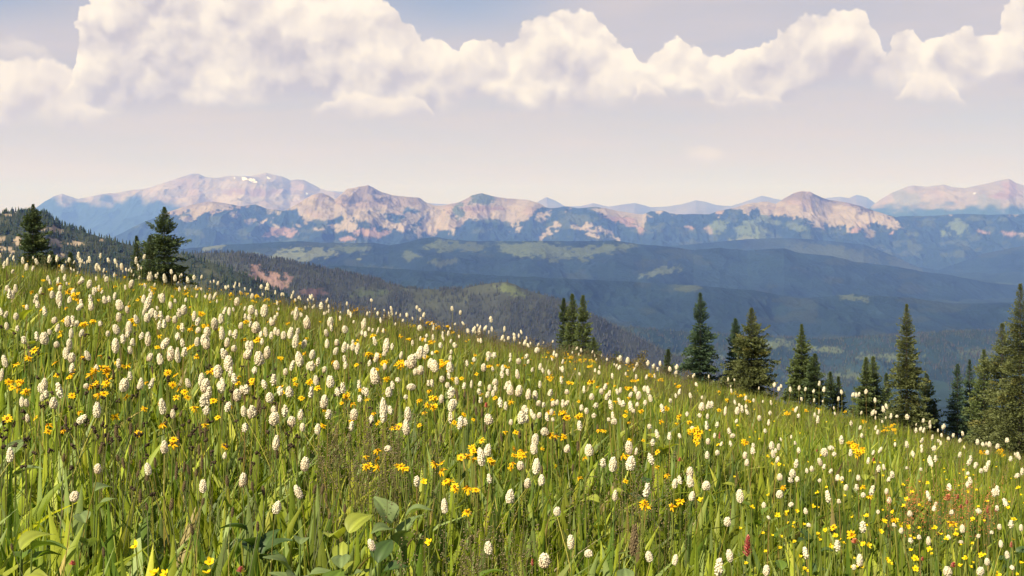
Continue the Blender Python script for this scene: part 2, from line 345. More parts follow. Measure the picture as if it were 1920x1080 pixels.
# the main range
TL = [(200,370),(320,400),(345,408),(400,402),(430,394),(470,386),(520,394),(545,400),(570,412),(610,416),(640,408),(680,415),(720,430),(760,430),(800,445),(850,440),(870,420),(920,417),(960,426),(985,418),(1010,396),(1060,384),(1120,386),(1140,405),(1170,418),(1205,432),(1215,400),(1300,398),(1350,398),(1390,396),(1430,402),(1470,408),(1520,418),(1560,420),(1620,428),(1660,424),(1690,404),(1720,398),(2300,396)]
def c_main(U, PY, X, Y, D_):
    C = base_rock(U, PY, 25, 0.07)
    up = sstep(0.5, 0.62, fbm(U*0.045+2, PY*0.10+6, 4))[..., None]*sstep(400, 372, PY)[..., None] if False else (sstep(0.40, 0.58, fbm(U*0.045+2, PY*0.10+6, 4))*(1-sstep(378, 406, PY)))[..., None]
    C = C*(1-up*0.7)+BRN*up*0.7
    C = patches(C, U, PY, [(690, 360, 34, 8, BRN), (660, 377, 26, 9, BRN*0.6), (720, 375, 20, 6, BRN*0.6), (780, 378, 16, 6, BRN*0.9), (903, 375, 22, 9, GRN*0.9), (860, 398, 14, 14, GRN), (905, 391, 40, 5, PINK*0.75), (1500, 367, 26, 6, BRN), (1545, 372, 24, 5, BRN*0.45, 20), (1620, 392, 26, 6, BRN*0.45, 22), (603, 368, 12, 5, BRN*1.1)])
    tl = np.interp(U, [p[0] for p in TL], [p[1] for p in TL])-4
    w = (fbm(U*0.06+40, PY*0.05, 5, 0.6)-0.5)*46
    w = w+(fbm(U*0.3, PY*0.35, 3, .6)-0.5)*14; k = sstep(-2, 2, PY-tl+w)[..., None]
    fo = FOR*(0.75+0.6*fbm(U*0.1, PY*0.25, 4)[..., None])
    gm = sstep(0.60, 0.66, fbm(U*0.035+12, PY*0.09+6, 5))[..., None]
    fo = fo*(1-gm*0.7)+GRN*0.8*gm*0.7
    C = C*(1-k)+fo*k
    pk = []
    for q in [(348,410,13,5,ROCK),(362,400,12,6,ROCK),(395,390,40,7,ROCK*1.05,-6),(440,404,9,6,ROCK*.8),(470,416,9,5,ROCK*.7),(498,416,14,3.5,ROCK*1.1,-24),(516,424,9,4,ROCK*1.15,30),(558,423,8,3.5,ROCK*1.1,25),(512,437,14,8,PINK),(540,438,16,6,PINK*1.05),(527,430,26,4,PINK),(596,430,10,4,ROCK),(640,428,14,8,ROCK),(630,424,10,4,ROCK*1.1),
              (655,424,18,7,ROCK*1.1,12),(690,438,26,8,PINK*1.1,8),(715,440,14,6,PINK),(650,448,16,4,PINK),(700,400,40,8,ROCK,8),(762,417,26,12,ROCK*1.1,-30),(810,420,34,13,ROCK*1.15),(810,412,20,8,ROCK),(846,432,10,8,ROCK*1.1,40),(770,395,15,5,FOR*1.5),(738,408,24,9,FOR*1.3,15),(785,415,24,3.5,FOR,-38),(835,438,14,6,FOR*1.3),
              (975,415,14,6,ROCK,-40),(975,430,9,4,ROCK*1.1,-30),(1018,403,12,7,ROCK,-45),(1032,432,20,5,ROCK*1.15,-42),(1044,422,8,6,ROCK*1.1),(1020,446,9,4,ROCK*1.2,-40),(1100,428,24,7,ROCK*1.15,10),(1112,442,12,6,ROCK*1.15),(1140,436,22,4,ROCK*1.1,30),(1158,447,10,3,ROCK*1.3,25),(1072,425,5,4,ROCK),(1080,410,26,8,GRN*0.8),
              (1165,410,36,7,PINK*1.1,17),(1190,424,20,6,PINK,28),(1140,397,30,5,ROCK*1.05,12),(1188,402,30,2.5,ROCK,8),(1295,426,8,4,PINK*1.1),(1345,425,18,14,GRN*1.3),(1330,430,8,6,ROCK*.8),(1405,427,28,14,GRN*1.4,-30),(1395,450,26,6,PALE,-10),(1425,440,14,12,GRN*1.5),(1440,412,26,6,GRN*1.2,15),(1495,425,24,6,GRN*1.2,12),(1500,398,44,5,ROCK*1.1,26),(1460,384,30,6,ROCK*1.1,12),(1530,424,16,3.5,ROCK*1.05,22),
              (1605,432,9,5,PINK*1.2),(1612,424,6,3,ROCK*1.1),(1675,418,14,5,ROCK*1.1,25),(1660,415,30,7,ROCK*1.1,18),(1625,410,30,8,ROCK*1.15),(1632,438,10,7,ROCK*.6),(1672,436,4,3,PINK*1.2),(1796,425,18,14,GRN*1.4),(1770,437,8,5,GRN*1.5),(1845,434,13,4,PINK*1.2,18),(1895,438,14,3.5,PINK*1.1),(1915,440,8,4,ROCK),(1710,440,14,6,GRN)]: pk.append(q)
    return patches(C, U, PY, pk)
ridge('mountains', [(150,470),(210,446),(250,426),(300,403),(340,388),(385,379),(400,378),(430,382),(450,386),(480,383),(500,391),(530,396),(545,390),(565,378),(585,366),(603,361),(615,366),(628,374),(640,364),(650,354),(670,351),(690,347),(700,352),(715,360),(735,366),(760,368),(785,370),(800,380),(815,386),(835,385),(860,379),(875,372),(885,366),(903,362),(920,367),(940,371),(960,372),(990,375),(1010,380),(1025,389),(1040,390),(1055,387),(1070,388),(1085,390),(1100,389),(1115,388),(1135,390),(1160,396),(1190,400),(1205,402),(1220,396),(1240,395),(1270,402),(1300,402),(1330,402),(1345,395),(1380,390),(1400,382),(1420,379),(1440,378),(1455,383),(1470,372),(1490,361),(1505,358),(1520,360),(1535,368),(1560,376),(1590,380),(1610,385),(1640,395),(1660,402),(1680,407),(1700,405),(1750,405),(1800,401),(1850,403),(1900,402),(1950,401),(2300,400)],
      22000, 4200, 3000, 0.26, 0.4, 680, 1200, c_main, M_rock, n=190, step=1.4, wig=0.03, jit=1.3, seed=4, fine=70)
# valley sides and foothills
def c_foot(pl, seed, pal=GRN, thr=0.60, base=FOR*1.0):
    def f(U, PY, X, Y, D_):
        C = base*(0.35+1.2*fbm(X/260+seed, Y/420, 7, 0.68)[..., None])
        g = sstep(thr, thr+0.06, fbm(U*0.014+seed, PY*0.055+seed, 5))[..., None]
        C = C*(1-g*0.45)+pal*0.55*g*0.45
        return patches(C, U, PY, pl)
    return f
ridge('hills', [(1150,475),(1250,462),(1330,455),(1400,448),(1480,446),(1560,452),(1620,458),(1680,482),(1720,500),(1760,506),(1800,492),(1850,474),(1920,460),(2000,455),(2300,450)],
      17000, 3200, 2500, 0.22, 0.3, 220, 1500, c_foot([(1560, 478, 90, 18, GRN*0.7, 8), (1700, 500, 40, 10, GRN*0.6, 25)], 3, thr=0.57), M_rock, seed=5, n=80)
ridge('hills', [(300,480),(340,467),(380,463),(430,458),(500,455),(560,452),(600,455),(640,456),(700,455),(730,460),(760,455),(790,447),(820,444),(850,450),(900,452),(1000,452),(1100,452),(1150,451),(1200,458),(1250,462),(1300,469),(1350,465),(1400,470),(1440,467),(1470,466),(1500,474),(1560,480),(1600,490),(1680,500),(1740,511),(1780,515),(1850,530),(1920,536),(2000,545),(2300,550)],
      12500, 3600, 2500, 0.155, 0.3, 190, 1100, c_foot([(401, 464, 20, 7, PALE, -14), (552, 480, 52, 13, PALE, -4), (600, 475, 30, 9, PALE*0.9), (660, 467, 40, 8, GRN), (475, 477, 12, 3, GRN), (825, 461, 32, 8, GRN*1.2), (770, 478, 20, 8, GRN, 10), (880, 462, 50, 8, GRN*0.9), (1000, 468, 80, 13, GRN*1.15, 3), (1080, 475, 60, 10, GRN*1.1, -8), (1150, 465, 50, 8, GRN*1.0, -8), (930, 470, 26, 7, FOR, 25), (1095, 489, 8, 4, GRN), (675, 486, 7, 3, PALE), (1235, 510, 42, 7, GRN*1.2, -12), (830, 492, 30, 6, GRN*0.8), (720, 505, 30, 6, GRN*0.7)], 8, thr=0.61), M_rock, seed=6, n=110)
ridge('hills', [(500,505),(640,498),(760,505),(900,515),(1050,522),(1180,528),(1300,535),(1420,545),(1500,560),(1600,552),(1700,558),(1800,570),(1920,566),(2300,570)],
      8500, 2600, 2000, 0.13, 0.25, 240, 800, c_foot([(1590, 555, 40, 6, GRN*0.9, 10), (1290, 540, 26, 6, GRN*0.8)], 12, thr=0.60), M_rock, seed=7, n=90)
R_low = ridge('hills', [(900,640),(1050,622),(1150,612),(1280,622),(1360,627),(1450,632),(1540,636),(1640,632),(1700,628),(1760,623),(1850,620),(1920,622),(2000,615),(2300,612)],
      5600, 2200, 1500, 0.16, 0.3, 190, 600, c_foot([(1430, 645, 60, 8, GRN*1.3), (1530, 655, 50, 6, GRN*1.2), (1660, 668, 60, 6, GRN*1.2), (1300, 668, 70, 6, GRN*1.1), (1850, 660, 50, 6, GRN*1.1), (1560, 705, 90, 7, GRN)], 22, thr=0.58, base=FOR*1.25), M_hill, seed=8, n=90)
# wooded ridge behind the meadow
def c_ridge(U, PY, X, Y, D_):
    C = np.array([0.040, 0.044, 0.034])*(0.7+0.7*fbm(X/60, Y/60, 4)[..., None])
    g = sstep(0.50, 0.62, fbm(U*0.02+1, PY*0.05+4, 4))*(1-sstep(560, 600, PY)); C = C*(1-g[..., None]*0.35)+np.array([0.085, 0.095, 0.05])*g[..., None]*0.35
    return patches(C, U, PY, [(480, 511, 16, 14, PINK*1.1, 20), (498, 526, 26, 14, PINK*1.1), (525, 536, 24, 7, PINK), (541, 522, 9, 11, PINK*0.9, -20), (590, 548, 26, 7, PINK*0.5), (690, 550, 40, 8, GRN*0.8), (955, 545, 30, 9, np.array([0.10, 0.12, 0.05]), 20)])
R_ridge = ridge('wooded_hillside', [(250,486),(330,478),(360,476),(400,474),(440,474),(470,478),(500,483),(540,489),(580,497),(620,505),(660,514),(700,522),(760,541),(800,542),(840,542),(870,541),(900,534),(930,530),(950,529),(965,533),(990,546),(1020,553),(1050,562),(1090,580),(1130,600),(1180,625),(1250,660),(1350,700),(1500,740)],
      4200, 1500, 1200, 0.26, 0.35, 110, 420, c_ridge, M_hill, n=110, seed=9)
# left hill
TAN = np.array([0.34, 0.27, 0.19])
def c_left(U, PY, X, Y, D_):
    C = np.array([0.034, 0.042, 0.026])*(0.7+0.7*fbm(X/40, Y/40, 4)[..., None])
    g = sstep(0.52, 0.62, fbm(U*0.03+1, PY*0.05+4, 4))[..., None]; C = C*(1-g*0.6)+np.array([0.075, 0.078, 0.045])*g*0.6
    return patches(C, U, PY, [(97, 431, 24, 5, TAN, 8), (104, 454, 16, 7, TAN, 15), (34, 452, 8, 12, TAN), (14, 467, 14, 6, TAN), (140, 456, 14, 4, TAN), (12, 404, 10, 3, TAN*0.8), (110, 478, 12, 5, TAN), (192, 451, 5, 2, TAN), (0, 450, 10, 5, TAN*0.8)])
R_left = ridge('wooded_hillside', [(-420,440),(-200,415),(-40,402),(0,400),(20,398),(60,398),(85,401),(100,410),(115,422),(150,432),(180,442),(210,451),(250,461),(290,468),(350,480),(400,494),(450,512),(520,545),(620,600)],
      2300, 900, 700, 0.30, 0.35, 60, 260, c_left, M_hill, n=110, seed=10)
# ------------------------------------------------------------------ far-off woods (stuff)
M_wood = attr_mat('conifer_wood', 0.9, var=0.25, nscale=0.3, spec=0.05)
def wood(name, R, count, hmin, hmax, skip, shade_c, dens=None, seed=0):
    r = np.random.default_rng(seed)
    fr = np.where(R['D'][:, 0] > -200)[0]; nc_ = R['X'].shape[1]
    W = np.abs(np.gradient(R['D'][:, 0]))[fr]; W /= W.sum()
    rows = r.choice(fr, count, p=W); cols_ = r.integers(0, nc_-1, count)
    a = r.random(count); b = r.random(count); rows2 = np.minimum(rows+1, len(R['X'])-1)
    def g(K): return (K[rows, cols_]*(1-a)+K[rows, cols_+1]*a)*(1-b)+(K[rows2, cols_]*(1-a)+K[rows2, cols_+1]*a)*b
    x, y, z = g(R['X']), g(R['Y']), g(R['Z']); cc = R['C'][rows, cols_]
    keep = cc.sum(1) < skip
    keep &= (fbm(x/70+seed, y/70, 3) > 0.42) | (r.random(count) < 0.35)
    x, y, z = x[keep], y[keep], z[keep]; n_ = len(x)
    h = r.uniform(hmin, hmax, n_); w = h*r.uniform(0.16, 0.26, n_)
    # each tree: two stacked 5-sided cones
    k = 5; an = np.linspace(0, 2*np.pi, k, endpoint=False)
    prof = [(0.05, 1.0), (0.45, 0.62)]
    V = np.zeros((n_, 2*(k+1), 3))
    rot = r.random(n_)*6.28
    for ti, (zb, rr) in enumerate(prof):
        for j in range(k):
            rj = w*rr*r.uniform(0.75, 1.2, n_)
            V[:, ti*(k+1)+j] = np.stack([x+rj*np.cos(an[j]+rot), y+rj*np.sin(an[j]+rot), z+h*zb], 1)
        V[:, ti*(k+1)+k] = np.stack([x, y, z+h*(0.68 if ti == 0 else 1.0)], 1)
    base = (np.arange(n_)*2*(k+1))[:, None, None]
    tri = np.array([[ti*(k+1)+j, ti*(k+1)+(j+1) % k, ti*(k+1)+k] for ti in range(2) for j in range(k)])
    Fc = (base+tri[None]).reshape(-1, 3)
    tone = shade_c[r.integers(0, len(shade_c), n_)]*r.uniform(0.7, 1.3, (n_, 1))
    Cc = np.repeat(tone, 2*(k+1), 0)
    link(name, mesh_np(name, V.reshape(-1, 3), [Fc], Cc, False, [M_wood]), kind='stuff', category='forest',
         label='dark spruce wood covering the ' + {1: 'long ridge behind the meadow, with a pink bare slope', 2: 'low hill at the far left, with tan bare patches', 3: 'low hazy ridge behind the right-hand conifers'}[seed])
wood('forest', R_ridge, 42000, 7, 14, 0.17, np.array([[0.030, 0.036, 0.028], [0.040, 0.046, 0.030], [0.050, 0.048, 0.044], [0.046, 0.050, 0.042]]), seed=1)
wood('forest', R_low, 42000, 7, 15, 0.30, np.array([[0.024, 0.034, 0.026], [0.034, 0.042, 0.028], [0.055, 0.05, 0.044], [0.05, 0.062, 0.034]]), seed=3)
wood('forest', R_left, 24000, 6, 12, 0.20, np.array([[0.018, 0.032, 0.020], [0.028, 0.042, 0.022], [0.045, 0.055, 0.028]]), seed=2)

# ================================================================== conifers
M_bark = flat_mat('bark', (0.085, 0.065, 0.05), 0.9, nscale=12)
M_need = attr_mat('needles', 0.55, transl=0.12, var=0.3, nscale=3.0, spec=0.25, tcol=(1, 1, 0.5))
def tube(path, radii, k=6):
    path = np.asarray(path, float); n_ = len(path); V = []
    for i in range(n_):
        d = path[min(i+1, n_-1)]-path[max(i-1, 0)]; d /= (np.linalg.norm(d)+1e-9)
        a = np.cross(d, [0.3, 1, 0.1]); a /= np.linalg.norm(a); b = np.cross(d, a)
        for j in range(k):
            t = 2*np.pi*j/k; V.append(path[i]+radii[i]*(a*np.cos(t)+b*np.sin(t)))
    Fq = [[i*k+j, i*k+(j+1) % k, (i+1)*k+(j+1) % k, (i+1)*k+j] for i in range(n_-1) for j in range(k)]
    return np.array(V), np.array(Fq)
def conifer(px, py, basepy, hw, Yd, tone, label, seed, dbl=False, cat='tree', group='conifers standing below the meadow edge', name='conifer_tree', sparse=1.0, lean=0.0):
    r = np.random.default_rng(seed)
    u = (px-960)/F; x = u*Yd; ztop = (HY-py)/F*Yd; zb = float(GND(np.array(x), np.array(Yd)))
    H = ztop-zb; mpp = Yd/F; dvis = (basepy-py)*mpp; hwm = hw*mpp
    root = link(name, None, label=label, category=cat, group=group); root.location = (x, Yd, zb-0.15); H += 0.15
    R0 = min(hwm*(H*0.86/dvis)**0.8, H*0.30)
    def rad(d): return (min(hwm*1.12*(max(d, 0)/dvis)**0.92, R0)+0.013)*min(1, max(0.0, (H-d)/(H*0.10)))
    tv, tf = tube([(0, 0, 0), (lean*H*.3, 0, H*0.33), (lean*H*.66, 0, H*0.66), (lean*H, 0, H-0.01)], [H*0.018, H*0.012, H*0.005, 0.003], 7)
    link('trunk', mesh_np('trunk', tv, [tf], None, True, [M_bark]), root)
    Vs = []; Cs = []
    d = 0.02; vis = dvis*1.25; tone = np.array(tone)
    lobes = r.uniform(0, 6.28, 4)
    while d < H*0.95:
        R = rad(d); hi = d < vis; fine_ = 1.0 if hi else 2.2
        nb = max(5, int(5+R*6)) if hi else 5
        irr = 0.70+0.6*float(vnoise(np.array(d*1.9+seed), np.array(seed*1.7)))
        th0 = r.uniform(0, 6.28)
        for b in range(nb):
            th = th0+2*np.pi*b/nb+r.normal(0, .25)
            if r.random() > sparse*0.94: continue
            az_f = 0.80+0.38*float(vnoise(np.array(math.cos(th)*1.3+5+seed), np.array(math.sin(th)*1.3+d*1.1)))
            L = R*r.uniform(0.62, 1.12)*irr*az_f*1.15+0.008
            if r.random() < .07: L *= 1.3
            up = 0.75 if d < 0.12*H else (0.30 if d < 0.3*H else 0.05)
            z0 = H-d; ns_ = max(3, int(L/0.030/fine_)); ts = 0.10+0.90*(np.arange(ns_)+r.random(ns_))/ns_
            droop = -0.16-0.14*r.random()
            m = 9 if hi else 3
            tt = np.repeat(ts, m); q = len(tt); bx = tt*L
            bz = z0+up*bx+droop*bx*tt*(1.6 if d > 0.2*H else 0.5)+0.10*L*np.maximum(0, tt-0.75)*2
            side = r.uniform(-1, 1, q)*(0.012+0.26*L*np.sin(np.pi*np.clip(tt*0.85+.12, 0, 1))**0.8)
            wx = bx-np.abs(side)*0.3; zz = bz-np.abs(r.normal(0, 0.010+0.045*L, q))-np.abs(side)*0.25
            sz = r.uniform(0.018, 0.036, q)*fine_*(0.55+0.70*min(L/0.7, 1.0))*(Yd/38)
            ct, st_ = math.cos(th), math.sin(th)
            P0 = np.stack([lean*z0+wx*ct-side*st_, wx*st_+side*ct, zz], 1)
            dirv = np.stack([ct+r.normal(0, .5, q)-np.sign(side)*st_*0.6, st_+r.normal(0, .5, q)+np.sign(side)*ct*0.6, 0.25+r.normal(0, .35, q)], 1)
            if L < .12: dirv[:, 2] += 0.9; sz = sz*0.75
            dirv /= np.linalg.norm(dirv, axis=1)[:, None]
            ort = np.cross(dirv, r.normal(0, 1, (q, 3))); ort /= np.linalg.norm(ort, axis=1)[:, None]
            s1 = sz[:, None]
            Vs.append(np.stack([P0, P0+dirv*s1*1.1+ort*s1*0.45, P0+dirv*s1*2.2, P0+dirv*s1*1.1-ort*s1*0.45], 1).reshape(-1, 3))
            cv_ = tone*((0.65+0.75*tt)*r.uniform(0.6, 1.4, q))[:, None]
            if r.random() < 0.05: cv_ = cv_*np.array([1.25, 1.05, 0.8])
            Cs.append(np.repeat(cv_, 4, 0))
        d += (0.022+0.11*R+0.010*d)*r.uniform(0.7, 1.3)*(1.0 if hi else 1.8)
    V = np.concatenate(Vs); C = np.concatenate(Cs)
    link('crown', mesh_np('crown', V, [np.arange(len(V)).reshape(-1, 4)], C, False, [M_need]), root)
    return len(V)//4
DK = (0.055, 0.080, 0.030); BL_ = (0.050, 0.082, 0.042); OL = (0.088, 0.102, 0.034); MD = (0.082, 0.108, 0.034)
G1 = 'conifers rising behind the meadow crest'
trees = [
 (62,383,496,27,42,DK,'lone dark spruce at the far left, before the tan-patched hill'),
 (308,388,524,38,38,DK,'tallest spruce of the three-tree clump on the left crest'),
 (281,441,520,22,37,DK,'middle, bushier spruce in the three-tree clump on the left crest'),
 (256,442,512,14,38.5,DK,'slim spruce at the left edge of the clump on the left crest'),
 (96,470,496,12,40,DK,'low bushy conifer at the right foot of the lone left spruce'),
 (132,474,500,6,40,DK,'tiny conifer tip between the lone left spruce and the crest clump'),
 (1073,551,672,22,40,MD,'tallest, middle spire of the tight three-spire conifer clump near picture centre'),
 (1057,559,668,15,41,DK,'left spire of the tight conifer clump near picture centre'),
 (1093,554,672,24,39,MD,'right spire of the tight conifer clump near picture centre'),
 (1113,632,674,12,38,MD,'short young conifer at the right foot of the central clump'),
 (1253,655,700,10,44,DK,'small lone dark conifer between the central clump and the right-hand trees'),
 (1313,549,706,31,40,BL_,'dense dark blue-green conifer, first tall tree right of centre'),
 (1379,597,706,24,41,BL_,'darker conifer pressed against the left side of an olive one'),
 (1409,577,728,36,39,OL,'wide olive conifer with a darker one against its left side'),
 (1503,608,718,20,43,MD,'slim mid-height conifer standing left of three shrinking small ones'),
 (1528,663,728,17,42,DK,'small conifer tucked at the right side of the slim mid-height one'),
 (1557,697,742,9,45,DK,'very small conifer, left one of the tiny pair by the crest'),
 (1572,706,748,8,45,DK,'very small conifer, right one of the tiny pair by the crest'),
 (1624,670,778,24,40,MD,'left top of the twin-topped conifer left of the tall olive spruce'),
 (1637,668,778,22,40.6,MD,'right top of the twin-topped conifer left of the tall olive spruce'),
 (1662,700,776,15,42,DK,'thin dark conifer squeezed between the twin-topped tree and the olive spruce'),
 (1700,570,800,35,36,OL,'tall olive spruce with a ragged sunlit crown, standing clear of its neighbours'),
 (1737,700,806,20,37.5,DK,'dark conifer half hidden behind the tall olive spruce'),
 (1752,752,815,16,37,DK,'low dark conifer at the right foot of the tall olive spruce'),
 (1795,682,822,26,38,BL_,'left one of the pair of open-branched conifers near the right edge'),
 (1818,674,826,22,38.6,BL_,'right one of the pair of open-branched conifers near the right edge'),
 (1845,655,838,34,35,MD,'mid-height conifer against the left side of the big corner trees'),
 (1879,606,846,62,33,OL,'second-tallest corner tree, with sunlit olive branches on the left'),
 (1913,532,860,64,31,OL,'tallest conifer in view, cut by the right edge'),
]
for i, (px, py, bp, hw, Yd, tone, lab) in enumerate(trees):
    g_ = 'conifers behind the meadow crest on the left' if px < 400 else ('tight conifer clump near the centre' if px < 1130 else 'conifers behind the meadow crest on the right')
    conifer(px, py, bp, hw, Yd, tone, lab, 100+i, group=g_, sparse=0.8 if tone is BL_ and px > 1700 else 1.0)

# shrubs beside the central clump
def shrub(px, py, w, Yd, tone, label, seed):
    r = np.random.default_rng(seed); mpp = Yd/F; x = (px-960)/F*Yd; ztop = (HY-py)/F*Yd; zb = float(GND(np.array(x), np.array(Yd))); H = ztop-zb; R = w*mpp
    root = link('shrub', None, label=label, category='shrub'); root.location = (x, Yd, zb-0.1); H += 0.1
    Vt, Ft, off = [], [], 0; Vs, Cs = [], []
    for b in range(16):
        th = r.uniform(0, 6.28); rr = R*r.uniform(0.2, 0.95); hh = H*r.uniform(0.80, 1.0)
        tip = np.array([rr*math.cos(th), rr*math.sin(th), hh])
        v, f = tube([(0, 0, 0), tip*np.array([.3, .3, .45]), tip*np.array([.7, .7, .8]), tip], [0.03, 0.02, 0.012, 0.004], 5)
        Vt.append(v); Ft.append(f+off); off += len(v)
        q = 420; c0 = tip*r.uniform(0.55, 1.0, (q, 1))**0.5+r.normal(0, R*0.16, (q, 3))
        dv = r.normal(0, 1, (q, 3)); dv /= np.linalg.norm(dv, axis=1)[:, None]; ot = np.cross(dv, r.normal(0, 1, (q, 3))); ot /= np.linalg.norm(ot, axis=1)[:, None]
        s = r.uniform(.02, .045, (q, 1)); Vs.append(np.stack([c0, c0+dv*s+ot*s*.5, c0+dv*s*2, c0+dv*s-ot*s*.5], 1).reshape(-1, 3)); Cs.append(np.repeat(np.array(tone)*r.uniform(.6, 1.4, (q, 1)), 4, 0))
    link('branches', mesh_np('branches', np.concatenate(Vt), [np.concatenate(Ft)], None, True, [M_bark]), root)
    V = np.concatenate(Vs); link('foliage', mesh_np('foliage', V, [np.arange(len(V)).reshape(-1, 4)], np.concatenate(Cs), False, [M_need]), root)
shrub(1152, 660, 11, 38, (0.04, 0.06, 0.022), 'low dark green shrub on the crest just right of the central conifer clump', 1)
shrub(1199, 657, 18, 38, (0.13, 0.11, 0.03), 'yellow-brown shrub on the crest right of the small dark green one', 2)

# ================================================================== the herb layer
M_grass = attr_mat('grass_blades', 0.45, transl=0.42, var=0.22, nscale=25, spec=0.35, tcol=(1.0, 1.0, 0.35))
M_leaf = attr_mat('herb_leaves', 0.58, transl=0.35, var=0.22, nscale=40, spec=0.45, tcol=(1.0, 1.0, 0.35))
def sample_xy(n_, y0, y1, pw, seed, umax=1090):
    r = np.random.default_rng(seed); t = r.random(n_)
    y = (y0**(pw)+t*(y1**pw-y0**pw))**(1/pw); u = r.uniform(-umax, umax, n_)
    return u/F*(y+0.35), y, r
GC = 0.95*np.array([1.0, 1.06, 1.0])*np.array([[0.160, 0.205, 0.014], [0.215, 0.255, 0.018], [0.285, 0.310, 0.026], [0.095, 0.150, 0.014], [0.40, 0.39, 0.045], [0.21, 0.26, 0.075], [0.36, 0.27, 0.09], [0.23, 0.16, 0.075]])
def blades(x, y, h, w, r, P, lean=0.35, levels=4, fold=False, colr=None, maxw=0.0, flop=0.5):
    n_ = len(x); z = GND(x, y); th = r.uniform(0, 2*np.pi, n_); ln = np.abs(r.normal(0, lean, n_))*h
    dx, dy = np.cos(th)*ln, np.sin(th)*ln
    fa = r.normal(0, .75, n_) if fold else r.uniform(0, np.pi, n_); wx, wy = np.cos(fa), np.sin(fa)*0.6
    k = 3 if fold else 2
    V = np.zeros((n_, levels, k, 3)); ts = np.linspace(0, 1, levels)
    for i, t in enumerate(ts):
        if maxw: ww = w*(np.sin(np.pi*min(1, (t+0.05)**0.75)))**0.8 if t < 1 else w*0.02
        else: ww = w*(1-t**1.6)+w*0.04
        cx = x+dx*t**1.9; cy = y+dy*t**1.9; cz = z+h*t-flop*ln*t**3*0.7
        if fold:
            V[:, i, 0] = np.stack([cx-wx*ww/2, cy-wy*ww/2, cz+ww*0.18], 1); V[:, i, 1] = np.stack([cx, cy, cz-0.0*ww], 1)
            V[:, i, 1, 0] += wy*ww*0.22; V[:, i, 1, 1] -= wx*ww*0.22
            V[:, i, 2] = np.stack([cx+wx*ww/2, cy+wy*ww/2, cz+ww*0.18], 1)
        else:
            V[:, i, 0] = np.stack([cx-wx*ww/2, cy-wy*ww/2, cz], 1); V[:, i, 1] = np.stack([cx+wx*ww/2, cy+wy*ww/2, cz], 1)
    vp = levels*k; base = (np.arange(n_)*vp)[:, None]
    q = []
    for i in range(levels-1):
        for j in range(k-1): q.append([i*k+j, i*k+j+1, (i+1)*k+j+1, (i+1)*k+j])
    Fq = (base[:, None]+np.array(q)[None]).reshape(-1, 4)
    if colr is None:
        patch = fbm(x*0.8+3, y*0.8, 3)
        pr = np.array(P)
        idx = r.choice(len(GC), n_, p=pr/pr.sum())
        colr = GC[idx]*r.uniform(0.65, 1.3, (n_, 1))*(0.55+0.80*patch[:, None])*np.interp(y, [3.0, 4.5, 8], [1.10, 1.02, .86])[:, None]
        br_ = (sstep(0.45, 0.62, fbm(x*0.9+41, y*0.7+7, 3))*sstep(3.5, 8, y)*0.55)[:, None]; colr = colr*(1-br_)+np.array([0.15, 0.115, 0.045])*br_
    C = np.repeat(colr[:, None], vp, 1)
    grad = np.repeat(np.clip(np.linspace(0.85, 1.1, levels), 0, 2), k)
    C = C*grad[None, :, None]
    return V.reshape(-1, 3), Fq, C.reshape(-1, 3)
def merge(parts):
    Vs, Fs, Cs, o = [], [], [], 0
    for v, f, c_ in parts: Vs.append(v); Fs.append(f+o); Cs.append(c_); o += len(v)
    return np.concatenate(Vs), np.concatenate(Fs), np.concatenate(Cs)
parts = []
x, y, r = sample_xy(38000, 1.2, 5.0, 1.7, 1); parts.append(blades(x, y, r.uniform(.17, .35, len(x)), r.uniform(.003, .008, len(x)), r, [3, 4, 3, 3, 1.6, 2, 1.0, .8]))
x, y, r = sample_xy(150000, 4.0, 14.0, 1.25, 2); parts.append(blades(x, y, r.uniform(.15, .35, len(x)), r.uniform(.003, .007, len(x))*(0.7+y/12), r, [3, 4, 3, 2, 2, 2, 1.3, 1.4], levels=3))
x, y, r = sample_xy(26000, 12.0, 46.0, 1.0, 3, 1400); parts.append(blades(x, y, r.uniform(.2, .36, len(x)), r.uniform(.012, .024, len(x)), r, [3, 3, 2, 3, 1, 2, 2, 2], levels=3))
r = np.random.default_rng(8); y = r.uniform(0.8, 13, 34000); x = r.choice([-1, 1], 34000)*(0.454*(y+.35)+r.uniform(0, 3.0, 34000)); parts.append(blades(x, y, r.uniform(.17, .34, len(x)), r.uniform(.006, .013, len(x)), r, [3, 4, 3, 2, 2, 2, 1.0, .8], levels=3))
V, Fq, C = merge(parts)
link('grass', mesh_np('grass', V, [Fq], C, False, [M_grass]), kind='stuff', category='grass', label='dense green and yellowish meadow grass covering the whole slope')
parts = []
x, y, r = sample_xy(23000, 1.25, 4.5, 1.8, 4); parts.append(blades(x, y, r.uniform(.16, .36, len(x)), r.uniform(.014, .042, len(x)), r, [4, 4, 3, 4, 1.2, 4, .25, .15], lean=0.42, levels=7, fold=True, maxw=1))
x, y, r = sample_xy(42000, 4.0, 13.5, 1.3, 5); parts.append(blades(x, y, r.uniform(.16, .34, len(x)), r.uniform(.012, .030, len(x)), r, [4, 4, 3, 3, 1.5, 3, .3, .4], lean=0.45, levels=5, fold=True, maxw=1))
V, Fq, C = merge(parts)
link('lance_leaves', mesh_np('lance_leaves', V, [Fq], C, False, [M_leaf]), kind='stuff', category='leaves', label='long upright lance-shaped green leaves mixed through the meadow grass')
